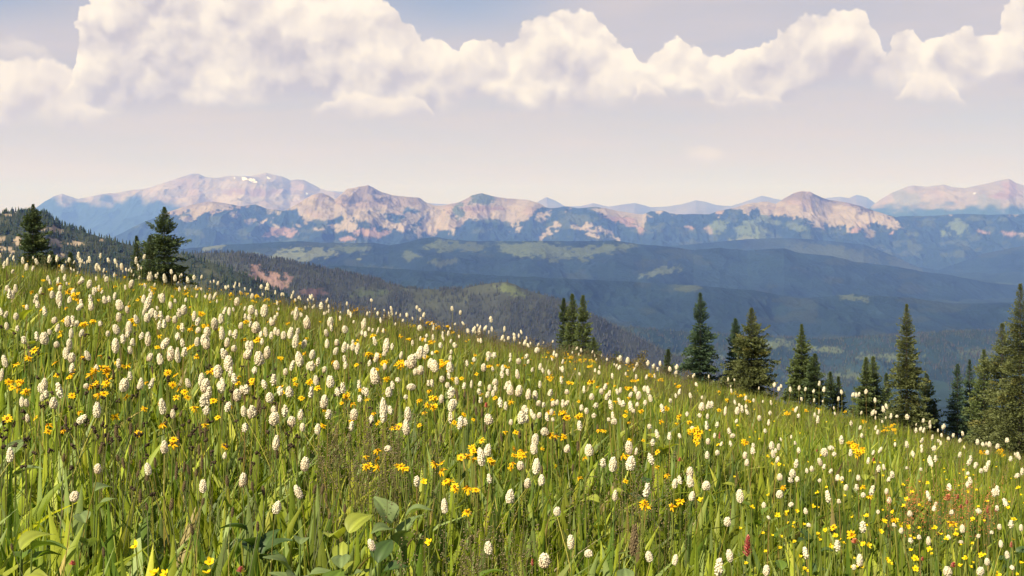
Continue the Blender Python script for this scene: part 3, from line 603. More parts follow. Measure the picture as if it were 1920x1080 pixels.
# low leafy ground cover filling the gaps
x, y, r = sample_xy(34000, 1.2, 9.0, 1.4, 6)
V, Fq, C = blades(x, y, r.uniform(.05, .14, len(x)), r.uniform(.012, .03, len(x)), r, [4, 3, 2, 5, .4, 2, .1, .2], lean=1.1, levels=5, fold=True, maxw=1)
link('ground_cover', mesh_np('ground_cover', V, [Fq], C, False, [M_leaf]), kind='stuff', category='ground cover', label='low leafy ground cover in the gaps under the taller grass')

# ---- little solids for heads
OCT = np.array([[1, 0, 0], [-1, 0, 0], [0, 1, 0], [0, -1, 0], [0, 0, 1], [0, 0, -1.]])
OCF = np.array([[0, 2, 4], [2, 1, 4], [1, 3, 4], [3, 0, 4], [2, 0, 5], [1, 2, 5], [3, 1, 5], [0, 3, 5]])
def octs(P0, S, r, jit=0.3):
    n_ = len(P0); S = np.broadcast_to(np.asarray(S), (n_,))[:, None, None] if np.ndim(S) < 2 else np.asarray(S)[:, None, :]
    V = P0[:, None]+OCT[None]*S*(1+r.normal(0, jit, (n_, 6, 1)))
    return V.reshape(-1, 3), (np.arange(n_)[:, None, None]*6+OCF[None]).reshape(-1, 3)
def spindle(w, h, taper=0.6, k=9, m=9, z0=0.0):
    V = []; ts = np.linspace(0, 1, m)
    for t in ts:
        rr = w/2*max(0.02, math.sin(math.pi*min(max(t, 0), 1))**0.42)*(1-(1-taper)*t)
        for j in range(k): V.append([rr*math.cos(2*math.pi*j/k), rr*math.sin(2*math.pi*j/k), z0+h*t])
    Fq = [[i*k+j, i*k+(j+1) % k, (i+1)*k+(j+1) % k, (i+1)*k+j] for i in range(m-1) for j in range(k)]
    return np.array(V), np.array(Fq)
def prof_r(t, taper): return math.sin(math.pi*min(max(t, 0.02), 0.98))**0.38*(1-(1-taper)*t)
# bistort head of unit width and unit height
def bistort_head(nf, seed, taper, fs, age=0.0):
    r = np.random.default_rng(seed); cv, cf = spindle(0.74, 0.95, taper, z0=0.03); P0 = []
    for i in range(nf):
        t = (i+0.5)/nf; a = i*2.39996+r.normal(0, .25); rr = 0.42*prof_r(t, taper)*r.uniform(.92, 1.08)
        if r.random() < 0.05: continue
        P0.append([rr*math.cos(a), rr*math.sin(a), 0.03+0.94*t+r.normal(0, .012)])
    P0 = np.array(P0); S = np.stack([np.full(len(P0), fs)*r.uniform(.75, 1.25, len(P0))]*2+[np.full(len(P0), fs*0.62)*r.uniform(.75, 1.25, len(P0))], 1)
    ov, of = octs(P0, S, r, 0.25)
    cc = np.concatenate([np.tile([0.78, 0.70, 0.50], (len(cv), 1)), np.repeat((np.array([0.85, 0.77, 0.56])*(1-(age*(1-P0[:, 2:])**1.5))+np.array([.42, .24, .12])*(age*(1-P0[:, 2:])**1.5))*r.uniform(.88, 1.08, (len(P0), 1)), 6, 0)])
    return np.concatenate([cv, ov]), cf, of+len(cv), cc
M_petal = attr_mat('cream_florets', 0.7, transl=0.14, var=0.04, nscale=200, spec=0.15, tcol=(0.68, 0.68, 0.62))
heads = []
for i, (tp, nf) in enumerate([(0.72, 190), (0.8, 190), (0.62, 170), (0.9, 180), (0.7, 160)]):
    V, f4, f3, C = bistort_head(nf, 30+i, tp, 0.088, [0, .15, 0, .6, .3][i])
    heads.append(mesh_np('bistort_head', V, [f4, f3], np.minimum(C, 0.86), True, [M_petal]))
lod = [bistort_head(34, 60+i, tp, 0.17) for i, tp in enumerate([0.75, 0.85, 0.65])]
M_stem = attr_mat('flower_stems', 0.6, transl=0.1, var=0.15, nscale=30, spec=0.3)
def stem_mesh(seed, c0, c1, rad_=0.0011, bend=0.035):
    r = np.random.default_rng(seed); b = r.normal(0, bend, 2)
    path = [(b[0]*math.sin(math.pi*t), b[1]*math.sin(math.pi*t), t) for t in np.linspace(0, 1, 8)]
    v, f = tube(path, [rad_*(1.25-0.5*t) for t in np.linspace(0, 1, 8)], 5)
    t = v[:, 2:3].clip(0, 1); return mesh_np('stem', v, [f], np.array(c0)*(1-t)+np.array(c1)*t, True, [M_stem])
stems_b = [stem_mesh(i, c0, c1) for i, (c0, c1) in enumerate([((.10, .16, .03), (.20, .22, .04)), ((.24, .09, .04), (.26, .24, .04)), ((.09, .14, .03), (.10, .16, .03)), ((.20, .14, .04), (.34, .32, .05)), ((.28, .12, .05), (.16, .18, .04))])]

# ------------------------------------------------------------------ photo positions (zoom crops at 3x: origin x, y)
def L3(ox, oy, txt):
    out = []
    for q in txt.split(';'):
        q = q.strip()
        if not q: continue
        a = [float(s) for s in q.split(',')]
        if len(a) == 2: a += [30, 30]
        if len(a) == 3: a += [a[2]]
        out.append((ox+a[0]/3, oy+a[1]/3, a[2]/3, a[3]/3))
    return out
W = []
W += L3(0, 720, "240,20,50,60;125,98,35,60;155,103,30,50;237,75,30,45;303,103,55,70;156,190,28,50;437,185,52,72;545,142,55,95;698,15,50,50;786,10,35,40;920,120,50,100;973,165,35,55;1152,18,60,50;1240,22,50,60;1337,60,50,75;1362,30,35,50;1375,150,40,65;1410,165,28,60;1517,73,55,60;1540,140,40,40;1537,190,65,80;1632,40,55,65;1688,170,38,65;1637,210,55,65;1702,240,35,50;1820,95,55,85;1786,250,45,65;57,395,50,90;925,350,50,80;550,475,48,60;840,475,45,75;1548,325,45,90;1262,400,28,40;1710,447,55,85;1142,572,48,80;1360,535,45,90;413,630,60,65;1548,690,60,80;1695,600,50,90")
W += L3(640, 720, "130,35,40,45;270,42,50,60;363,73,25,25;395,15,60,40;238,140,50,150;375,165,50,90;367,240,48,95;72,170,50,70;618,115,50,75;627,42,30,50;563,82,30,50;835,20,30,40;820,60,25,35;853,50,25,40;950,30,45,65;993,35,50,70;1050,55,38,65;1093,60,35,55;1170,47,30,35;1272,42,32,30;1260,108,28,32;1190,110,30,35;1212,102,28,33;1108,105,30,38;1135,118,24,30;1410,70,35,40;1465,40,28,35;1490,70,25,40;1482,15,25,35;1570,35,20,30;1625,60,25,30;1672,62,35,50;1710,25,35,35;1742,78,28,45;1708,105,22,30;1583,115,25,28;1516,128,20,22;1380,150,28,38;1350,132,26,38;1420,178,24,28;1430,120,30,28;1025,135,40,40;1015,185,58,80;835,195,60,65;953,213,28,35;1085,182,26,36;1110,175,30,38;1180,155,28,38;1193,200,22,22;1152,265,55,50;1536,210,34,36;1645,152,20,22;1505,200,20,22;1735,240,26,26;1088,310,50,75;1088,360,48,70;818,368,50,75;790,410,55,100;775,375,30,50;1265,360,42,50;1010,458,45,55;1095,460,52,95;1045,555,40,60;1125,537,48,70;945,627,60,85;583,682,48,90;258,362,48,38;1397,370,58,72;1527,447,55,90;1620,355,48,80;1623,442,68,88;1655,378,20,45;1537,622,34,70;1213,712,50,55;1873,555,40,60;1290,885,45,85;1390,950,60,45;1738,968,50,65;1873,985,40,65;1138,990,72,90;830,920,55,80;182,900,48,75;1905,292,22,28;1898,45,20,35")
W += L3(1280, 720, "40,495,45,70;50,545,50,70;128,568,55,55;45,628,42,60;325,628,48,80;252,772,48,55;270,962,45,75;470,1045,45,65;545,618,48,48;547,522,40,42;618,500,45,50;643,535,25,30;610,540,30,30;695,713,30,38;608,678,30,28;487,752,20,20;710,793,25,22;455,680,30,35;995,988,42,75;960,1028,32,32;1493,1052,58,60;1672,1050,48,55;1575,812,34,50;1382,880,32,50;1283,880,30,28;1228,822,32,35;1330,862,26,26;1193,793,24,22;1162,652,32,38;1017,623,34,30;917,580,30,38;980,580,24,34;1147,602,26,36;1155,536,24,28;987,527,24,32;870,527,26,34;898,532,22,26;770,543,20,22;830,490,20,28;880,660,24,24;1100,720,20,24;1280,728,36,36;1512,722,28,30;1415,700,26,30;1422,675,18,22;1668,715,30,28;1770,698,22,30;1783,802,28,34;1905,807,26,40;1792,897,28,44;1828,957,34,50;1713,997,34,44;1855,1033,26,26;1740,835,24,20;1662,855,22,22;1497,862,24,28;1567,888,28,16;727,475,28,35;700,488,18,28;780,435,28,50;793,465,22,30;800,382,48,50;835,360,35,25;853,395,25,25;635,332,16,22;540,350,24,44;525,375,18,26;500,345,34,50;512,390,28,50;530,425,22,34;360,440,32,42;348,400,28,44;285,290,40,28;265,265,22,36;305,148,32,46;238,150,20,54;165,115,22,36;105,125,40,52;140,182,18,30;97,177,22,24;193,228,22,30;180,290,18,28;215,337,18,24;197,385,30,32;137,398,32,46;143,322,28,38;50,250,32,32;272,335,18,28;300,208,18,22;368,158,20,30;432,192,24,30;465,264,22,26;397,345,20,24;45,65,18,32;25,170,18,26;652,180,20,24;555,312,14,20;610,298,12,20;1008,290,16,26;1065,178,20,34;1083,105,16,28;1030,57,18,28;957,72,22,24;977,75,16,26;895,58,18,26;875,95,16,24;1132,160,22,36;1150,140,18,30;1170,195,16,30;1205,190,18,16;1265,200,22,30;1352,217,16,22;1393,250,16,26;1388,228,14,24;1464,255,20,30;1338,265,20,24;1312,273,18,26;1355,275,14,22;1577,292,16,26;1523,300,16,22;1443,320,20,18;1495,317,20,20;1558,330,18,24;1263,340,24,36;1342,352,16,24;1412,362,26,30;1195,340,14,24;1727,338,28,34;1823,330,22,28;1660,340,22,30;1690,352,20,24;1620,422,22,40;1557,397,20,30;1608,442,22,30;1653,450,20,22;1706,478,24,34;1678,488,22,28;1605,503,20,20;1878,515,30,28;1133,468,20,34;1260,472,18,16;1340,480,18,18;1845,420,22,28;1885,400,30,40;1770,365,24,30;1715,385,22,26;555,22,16,20;515,18,18,26;605,45,16,30;540,40,18,24;655,35,16,26;690,40,14,22;735,50,14,20;768,10,16,26;795,45,20,30;880,90,14,22;990,70,16,24")
W += L3(0, 480, "40,30,20,50;22,50,15,40;130,45,20,40;150,60,30,45;185,70,20,30;210,50,20,36;275,40,20,45;320,35,18,40;355,70,30,50;440,22,20,45;455,45,20,35;505,38,18,36;547,60,30,50;565,12,14,28;613,38,20,28;652,45,18,30;688,58,22,44;765,45,18,40;782,68,14,24;810,18,18,28;843,120,38,45;882,125,18,24;932,122,28,55;964,103,18,28;985,122,26,40;1092,135,18,28;1132,130,14,24;1060,150,20,28;500,155,35,50;440,135,28,45;465,132,24,40;598,130,28,36;735,155,35,55;680,270,50,70;595,245,36,50;820,265,42,90;808,240,34,50;915,235,40,58;852,318,48,55;828,345,42,55;950,352,30,40;985,355,32,46;1032,300,45,60;962,275,26,44;775,350,34,55;668,342,36,55;720,300,26,46;390,245,30,42;432,277,32,52;515,278,38,58;332,232,42,80;295,215,34,48;68,215,28,50;40,180,26,36;90,180,30,50;90,337,34,42;40,392,28,46;305,360,34,40;320,402,28,50;283,425,28,36;385,365,40,65;252,460,55,75;430,380,26,34;400,432,30,60;390,492,38,70;320,497,36,38;375,545,45,70;405,570,45,60;36,587,38,75;5,665,28,75;650,500,46,90;663,408,44,62;723,400,42,80;740,480,30,42;732,527,36,50;833,463,42,85;915,483,46,70;835,567,36,52;905,577,44,70;958,545,46,90;1003,560,40,78;505,555,38,62;607,437,24,32;565,380,24,30;695,720,60,80;790,715,38,70;485,730,34,32;243,725,50,90;1067,710,38,58;1150,470,50,70;1165,495,44,60;1108,480,36,55;1168,425,44,60;1213,375,44,80;1245,350,38,60;1250,430,38,80;1275,485,34,60;1130,690,40,75;1152,725,55,85;1228,647,56,80;1285,600,58,95;1265,550,40,50;1318,518,36,40;1383,550,50,60;1410,503,32,60;1462,572,68,85;1502,540,42,75;1435,400,50,70;1415,300,45,55;1485,305,50,75;1332,255,36,52;1290,310,26,50;1665,320,34,80;1630,430,40,70;1657,475,44,85;1595,445,36,50;1500,425,30,60;1530,375,34,38;1550,420,30,48;1565,430,26,40;1690,575,52,90;1740,615,48,50;1755,550,40,60;1730,375,48,70;1858,368,40,60;1893,485,28,40;1840,490,30,55;1843,430,28,46;1883,530,34,48;1858,705,54,72;1780,697,36,60;1897,612,40,56;1823,637,30,38;1605,650,30,42;1750,245,18,30;1807,300,22,40;1180,230,24,40;1200,220,20,50;1353,390,30,40;1112,415,34,36;1090,335,28,60;1510,195,18,45;1470,185,20,24;1223,165,14,24;1420,225,28,34")
W += L3(640, 560, "170,18,16,18;33,40,12,24;43,92,18,30;145,95,14,22;205,95,14,24;282,66,16,24;275,113,26,28;425,60,16,22;443,75,16,22;462,107,16,30;624,68,18,26;670,90,18,24;844,135,20,36;848,185,14,28;917,185,14,30;1015,200,14,24;690,150,14,22;640,150,12,14;768,158,14,16;805,180,18,30;715,195,20,30;370,105,18,26;122,140,32,70;25,170,42,46;222,137,12,30;443,163,36,36;200,180,14,36;135,200,20,34;175,178,14,24;248,260,46,90;12,270,34,65;40,270,24,30;65,270,36,44;90,270,26,50;195,325,28,48;240,310,24,30;333,315,24,44;475,280,40,62;435,300,46,80;395,350,60,85;530,375,55,75;500,360,44,60;613,382,50,65;195,430,62,100;440,400,46,55;415,410,30,40;245,380,26,40;802,385,34,48;995,422,30,58;1118,380,26,40;640,262,24,30;560,262,24,30;600,210,16,30;905,232,18,28;940,232,18,20;975,240,18,30;1030,265,18,34;1055,275,18,24;1105,270,14,20;830,310,34,30;860,318,30,30;1000,350,34,36;1040,325,24,28;1100,305,30,30;775,200,20,36;745,190,24,28;570,450,34,40;652,460,28,50;600,485,34,34;690,490,24,34;730,478,20,50;865,468,40,40;778,480,26,30;833,498,26,34;495,475,24,34;318,457,34,26;1480,490,30,55;1320,290,14,20;1350,300,14,20;1570,350,22,30;1610,345,30,40;1725,380,18,34;1755,395,18,28;1795,380,18,30;1850,410,20,28;1885,400,20,30;1660,385,20,28;1560,400,18,26;1880,430,20,26")
# ---- labels
def ordinal(i, n_):
    names = ['second', 'third', 'fourth', 'fifth', 'sixth', 'seventh', 'eighth', 'ninth', 'tenth', 'eleventh', 'twelfth']
    if n_ == 1: return 'the only one'
    if i == 0: return 'leftmost'
    if i == n_-1: return 'rightmost'
    if i <= (n_-1)/2: return (names[i-1] if i-1 < 11 else '%dth' % (i+1))+' from left'
    j = n_-1-i; return (names[j-1] if j-1 < 11 else '%dth' % (j+1))+' from right'
COLS = [(0, 150, 'at the left edge'), (150, 330, 'under left spruces'), (330, 500, 'left of pink slope'), (500, 680, 'below pink slope'), (680, 860, 'left of picture centre'), (860, 1030, 'at picture centre'), (1030, 1180, 'under central conifers'), (1180, 1340, 'right of picture centre'), (1340, 1480, 'below olive conifer'), (1480, 1620, 'below small conifers'), (1620, 1770, 'below tall olive spruce'), (1770, 1960, 'at the right edge')]
def band(px, py):
    sk = HY+225+.197*(px-960)+3.4e-5*(px-960)**2
    t = (py-sk)/(1080-sk)
    for lim, nm in [(0.03, 'on the meadow skyline'), (0.10, 'just below skyline'), (0.19, 'in the far meadow'), (0.30, 'in upper meadow'), (0.44, 'in middle meadow'), (0.62, 'in lower meadow'), (0.82, 'in the foreground'), (9, 'by the bottom edge')]:
        if t < lim: return nm
def label_all(items, noun, look):
    cells = {}
    for it in items:
        px = it['px']; cn = [c_[2] for c_ in COLS if c_[0] <= px < c_[1]] or ['at the right edge']
        lk = look(it); cells.setdefault((lk, band(px, it['py']), cn[0] if px >= 0 else COLS[0][2]), []).append(it)
    for (lk, b, c_), l in cells.items():
        l.sort(key=lambda q: q['px'])
        for i, it in enumerate(l):
            o = ordinal(i, len(l))
            it['o']['label'] = (('%s %s %s, %s' % (lk, noun, b, c_)) if len(l) == 1 else ('%s %s %s, %s, %s' % (lk, noun, b, c_, o)))
# ---- white bistorts
seen = []
for q in W:
    if all(abs(q[0]-p[0])+abs(q[1]-p[1]) > 3.5 for p in seen): seen.append(q)
seen.sort(key=lambda q: -q[2]*q[3]); big, rest = seen[:300], seen[300:]
items = []
for i, (px, py, w, h) in enumerate(big):
    x, y, z = solve(px, py+h*0.5)
    hm, wm = h/F*y, w/F*y
    bx = x+random.gauss(0, .03); by = y+random.gauss(0, .03); gz = float(GND(np.array(bx), np.array(by)))
    root = link('bistort_flower', None, category='flower', group='cream bistort flowers across the meadow'); root.location = (bx, by, gz-0.01)
    tip = Vector((x-bx, y-by, z-gz+0.01)); L = tip.length
    st_ = link('stem', stems_b[random.randrange(5)], root); q = tip.to_track_quat('Z', 'Y'); st_.rotation_mode = 'QUATERNION'; st_.rotation_quaternion = q; st_.scale = (1, 1, L)
    wide = h < w*1.05
    hd = link('flower_head', heads[random.randrange(5)], root); hd.location = tip-Vector((0, 0, hm*0.02)); hd.scale = (wm*0.98, wm*0.98, hm*0.95)
    ln = random.gauss(0, 0.17); 
    if abs(px-145.7) < 2: ln = 0.8
    hd.rotation_euler = (random.gauss(0, .08), ln, random.uniform(0, 6.28)) if ln < .5 else (0, ln, 0)
    items.append(dict(px=px, py=py, w=w, h=h, o=root))
def look_b(it):
    ar = it['h']/it['w']; 
    if abs(it['px']-145.7) < 2: return 'sideways-leaning cream'
    return 'long slim cream' if ar > 1.85 else ('tall cream' if ar > 1.5 else ('oval cream' if ar > 1.18 else 'short round cream'))
label_all(items, 'bistort flower', look_b)
# the many smaller ones as one object
def dens(px, py):
    sk = HY+225+.197*(px-960)+3.4e-5*(px-960)**2; t = (py-sk)/(1080-sk)
    if px < 620: a = np.interp(t, [0, .05, .2, .38, .48, .6], [1.0, 1.0, 1.0, .55, .12, 0.0])
    elif px < 1250: a = np.interp(t, [0, .06, .2, .35, .5, .7], [.6, 1.0, .95, .5, .12, 0.0])
    else: a = np.interp(t, [0, .08, .25, .5, .75, 1.0], [.45, .42, .22, .12, .08, .05])
    return a
rr_ = random.Random(5); extra = list(rest); tries = 0
while len(extra) < len(rest)+520 and tries < 60000:
    tries += 1
    px = rr_.uniform(-60, 1980); sk = HY+225+.197*(px-960)+3.4e-5*(px-960)**2
    py = sk+(1080-sk)*rr_.random()**2.1-rr_.random()*10
    if rr_.random() > dens(px, py)*(0.35+1.3*float(vnoise(np.array(px/55.), np.array(py/22.)))): continue
    extra.append((px, py, None, None))
Vs, F4, F3, Cs, o = [], [], [], [], 0; Sv, Sf, Sc, so = [], [], [], 0
for i, (px, py, w, h) in enumerate(extra):
    x, y, z = solve(px, py+(h or 6)*0.5)
    if y > 7.5: y *= rr_.uniform(0.85, 1.05); x = (px-960)/F*y; z = (HY-py)/F*y
    wm = w/F*y*1.05 if w else rr_.uniform(.011, .017); hm = h/F*y if h else wm*rr_.uniform(1.2, 2.1)
    v, f4, f3, cc = lod[i % 3]
    a = rr_.uniform(0, 6.28); R = np.array([[math.cos(a), -math.sin(a), 0], [math.sin(a), math.cos(a), 0], [0, 0, 1]])
    sh = np.array([[1, 0, rr_.gauss(0, .15)], [0, 1, rr_.gauss(0, .1)], [0, 0, 1]])
    vv = (v@R.T*np.array([wm, wm, hm]))@sh.T+np.array([x, y, z]); Vs.append(vv); F4.append(f4+o); F3.append(f3+o); Cs.append(cc*rr_.uniform(.9, 1.03)); o += len(v)
    gz = float(GND(np.array(x), np.array(y)))
    bx, by = x+rr_.gauss(0, .02), y+rr_.gauss(0, .02)
    tv, tf = tube([(bx, by, gz), ((x+bx)/2+rr_.gauss(0, .006), (y+by)/2, (gz+z)/2), (x, y, z+hm*0.05)], [.0013, .0012, .001], 3)
    Sv.append(tv); Sf.append(tf+so); so += len(tv); Sc.append(np.tile(rr_.choice([(.12, .17, .03), (.24, .16, .05), (.28, .27, .05)]), (len(tv), 1)))
nv = o
V = np.concatenate(Vs+Sv); C = np.minimum(np.concatenate(Cs+Sc), .86)
f4 = np.concatenate([np.concatenate(F4), np.concatenate(Sf)+nv]); f3 = np.concatenate(F3)
link('small_bistort_flowers', mesh_np('small_bistort_flowers', V, [f4, f3], C, True, [M_petal]), kind='stuff', category='flowers', label='many small cream bistort flowers crowding the far meadow up to the skyline')

# ------------------------------------------------------------------ yellow flowers
M_yel = attr_mat('yellow_petals', 0.6, transl=0.25, var=0.12, nscale=150, spec=0.15, tcol=(0.66, 0.66, 0.5))
def daisy(seed, n_=9, petal=(0.84, 0.53, 0.006), disc=(0.62, 0.27, 0.01), droop=0.12, wide=0.34):
    r = np.random.default_rng(seed); V, Fq, C = [], [], []
    for i in range(n_):
        a = 2*math.pi*i/n_+r.normal(0, .12); L = r.uniform(.42, .52); dr = droop*r.uniform(-.3, 1.8)
        ca, sa = math.cos(a), math.sin(a); o_ = len(V)
        for t, w in [(0.16, .5), (0.55, 1.0), (0.85, .8), (1.0, .25)]:
            rr = L*t; ww = wide*0.5*w*0.5; zz = .03-dr*t*t
            V.append((rr*ca-ww*sa, rr*sa+ww*ca, zz)); V.append((rr*ca+ww*sa, rr*sa-ww*ca, zz+.01)); C += [np.array(petal)*(1.0 if t > .3 else .9)]*2
        for k in range(3): Fq.append((o_+2*k, o_+2*k+1, o_+2*k+3, o_+2*k+2))
    k = 8; o_ = len(V); V.append((0, 0, .12)); C.append(disc); 
    for rr, zz in [(.10, .10), (.17, .04), (.10, -.06)]:
        for j in range(k): V.append((rr*math.cos(2*math.pi*j/k), rr*math.sin(2*math.pi*j/k), zz)); C.append(disc if zz > 0 else (.10, .14, .03))
    f3 = [(o_, o_+1+j, o_+1+(j+1) % k) for j in range(k)]
    for b in range(2):
        for j in range(k): Fq.append((o_+1+b*k+j, o_+1+b*k+(j+1) % k, o_+1+(b+1)*k+(j+1) % k, o_+1+(b+1)*k+j))
    return np.array(V), np.array(Fq), np.array(f3), np.array(C)
dais = [daisy(i, n_, **kw) for i, (n_, kw) in enumerate([(9, {}), (8, dict(droop=.3)), (10, dict(droop=.05)), (7, dict(droop=.35, petal=(.83, .46, .004))), (5, dict(petal=(.84, .62, .01), droop=-.2, wide=.75, disc=(.70, .48, .01)))])]
dmesh = [mesh_np('yellow_head', v, [q, t], c_, False, [M_yel]) for v, q, t, c_ in dais]
Yl = []
Yl += L3(0, 480, "50,705,70,40;110,725,90,60;150,760,40,30;410,780,44,26;530,650,60,50;590,640,60,60;520,725,70,50;590,710,70,50;570,780,60,30;470,570,34,28;470,382,60,26;520,365,50,20;395,195,50,40;420,225,50,40;445,250,34,34;180,205,26,22;240,212,26,18;285,190,30,20;330,160,40,20;100,610,48,24;160,575,35,24;190,530,30,24;400,675,50,34;705,795,44,22;45,912,40,22;650,910,20,40;745,355,30,24;885,515,30,18;800,160,50,20;860,185,40,30;940,650,50,36;985,668,40,20;1000,790,60,18;1010,745,34,30;970,725,34,24;1075,410,30,18;1105,565,40,22;1060,515,32,22;1180,640,70,50;1450,470,60,40;1375,470,40,26;1330,700,70,50;1400,365,60,24;1620,380,40,20;1560,260,50,24;1690,300,30,18;1410,705,44,34;1575,570,40,30;1790,745,46,30;1745,710,36,26;1720,545,28,18;1780,610,40,22;1575,735,70,22;1590,770,26,22;1370,210,50,24;1300,215,34,20;1200,815,38,22;1290,840,40,26;1140,320,50,24;1160,390,40,20;910,960,55,50;975,1050,40,60;770,1005,40,36;1000,185,40,18;1050,190,40,20;1110,185,40,18;1040,210,40,16;1450,225,40,20;1500,245,40,20;1430,255,40,20;720,620,30,26;1010,400,30,18;1085,395,30,16;570,560,30,18;310,600,36,24;230,300,24,16;560,190,30,16;640,170,30,14;700,120,24,14;900,340,30,18")
Yl += L3(640, 560, "155,315,60,40;200,325,60,50;240,355,70,40;330,380,70,36;480,330,50,30;580,355,60,40;565,375,50,30;455,230,40,22;505,248,54,30;500,135,50,22;545,160,50,26;240,180,40,20;175,208,40,14;335,210,30,20;400,155,40,18;380,230,40,18;620,190,40,20;600,155,30,16;540,300,30,20;515,560,50,26;485,600,50,30;520,610,40,30;440,570,35,30;30,540,40,50;145,570,28,28;290,720,50,40;330,710,40,36;940,580,60,24;1180,640,60,28;1240,640,60,34;1275,668,60,36;1330,662,50,30;1465,738,55,24;1180,775,50,50;1250,775,44,40;665,890,60,40;710,880,60,36;740,850,60,40;745,905,50,40;840,915,44,56;970,845,44,22;1015,850,50,24;1020,880,80,44;140,940,60,40;200,910,30,40;205,945,30,50;320,940,50,30;350,950,70,40;520,925,50,40;560,930,44,30;565,965,40,26;600,1035,60,50;640,1060,50,50;720,1060,70,40;760,1080,70,40;755,315,36,18;830,375,40,22;775,232,30,14;1165,300,30,18;1190,330,30,18;1620,380,60,30;1650,460,50,18;1610,500,50,18;1740,430,50,20;1795,455,40,18;1400,465,50,18;1400,380,40,18;1290,470,60,18;1240,440,30,18;1160,440,34,18;1330,350,50,22;1370,345,50,22;1410,350,50,22;1290,330,40,22;1260,310,40,22;1820,620,50,40;1895,660,40,22;1895,490,30,18;1800,685,40,24;790,800,24,24;50,75,30,18;80,60,30,18;1690,630,40,20;250,450,50,30;340,360,50,30")
Yl += L3(640, 720, "715,725,62,40;1705,680,66,56;1860,680,60,40;1905,660,40,40;1590,408,40,24")
Yl += L3(1280, 720, "50,270,60,40;100,265,60,40;80,300,60,40;75,340,40,20;360,325,60,24;210,45,30,18;290,50,50,22;330,65,50,22;370,95,34,18;250,90,30,18;210,145,36,20;35,218,30,14;590,165,40,26;625,145,30,16;695,150,26,18;765,140,34,16;915,155,24,14;945,335,50,40;965,360,60,50;990,385,60,50;1010,370,50,36;1135,250,44,40;1175,240,44,36;1195,260,40,30;1025,210,40,22;1690,385,36,30;1780,375,50,36;1800,390,40,36;570,585,44,30;1022,572,45,30;1050,632,38,28;1195,760,50,40;955,855,60,40;1510,778,50,26;850,810,34,20")
BC = L3(1280, 720, "480,632,30,28;755,615,36,18;1130,772,45,20;1235,800,30,24;1265,805,30,20;795,828,40,18;770,855,26,14;860,860,34,24;885,875,34,20;900,893,30,16;1020,900,34,16;1055,913,38,16;830,913,40,18;1040,750,28,28;960,752,24,20;590,725,40,18;645,718,28,18;530,740,26,16;735,690,24,14;620,808,30,18;1870,768,50,18;1890,578,46,18;1240,690,24,24;1310,1040,34,20;1305,975,22,24;1150,992,34,16;1105,830,38,14;545,455,16,14;472,410,20,14;500,450,14,14;1260,655,20,18;1240,570,18,12;1375,555,22,14;1335,685,18,12;1360,620,20,14;1600,605,20,14;1705,660,18,12;1630,760,20,14;1415,810,26,20;1480,870,20,14;1540,850,20,14;1600,980,30,30;1690,970,36,20;1765,1070,26,14;1900,1005,30,24;1445,840,30,20;100,655,32,18;390,697,18,14;575,735,20,14;1390,935,24,18;1560,1020,18,14;1860,880,20,16;1830,700,22,14;1290,610,16,12;1180,720,18,14")
BC += L3(0, 720, "765,910,36,44;1178,1008,34,30;1172,1060,34,30;870,1068,40,24;935,1070,40,24") + L3(640, 720, "495,890,30,26;680,240,12,20;830,525,28,20;465,548,20,20;1120,..." .replace("1120,...", "1210,468,12,12"))
items = []
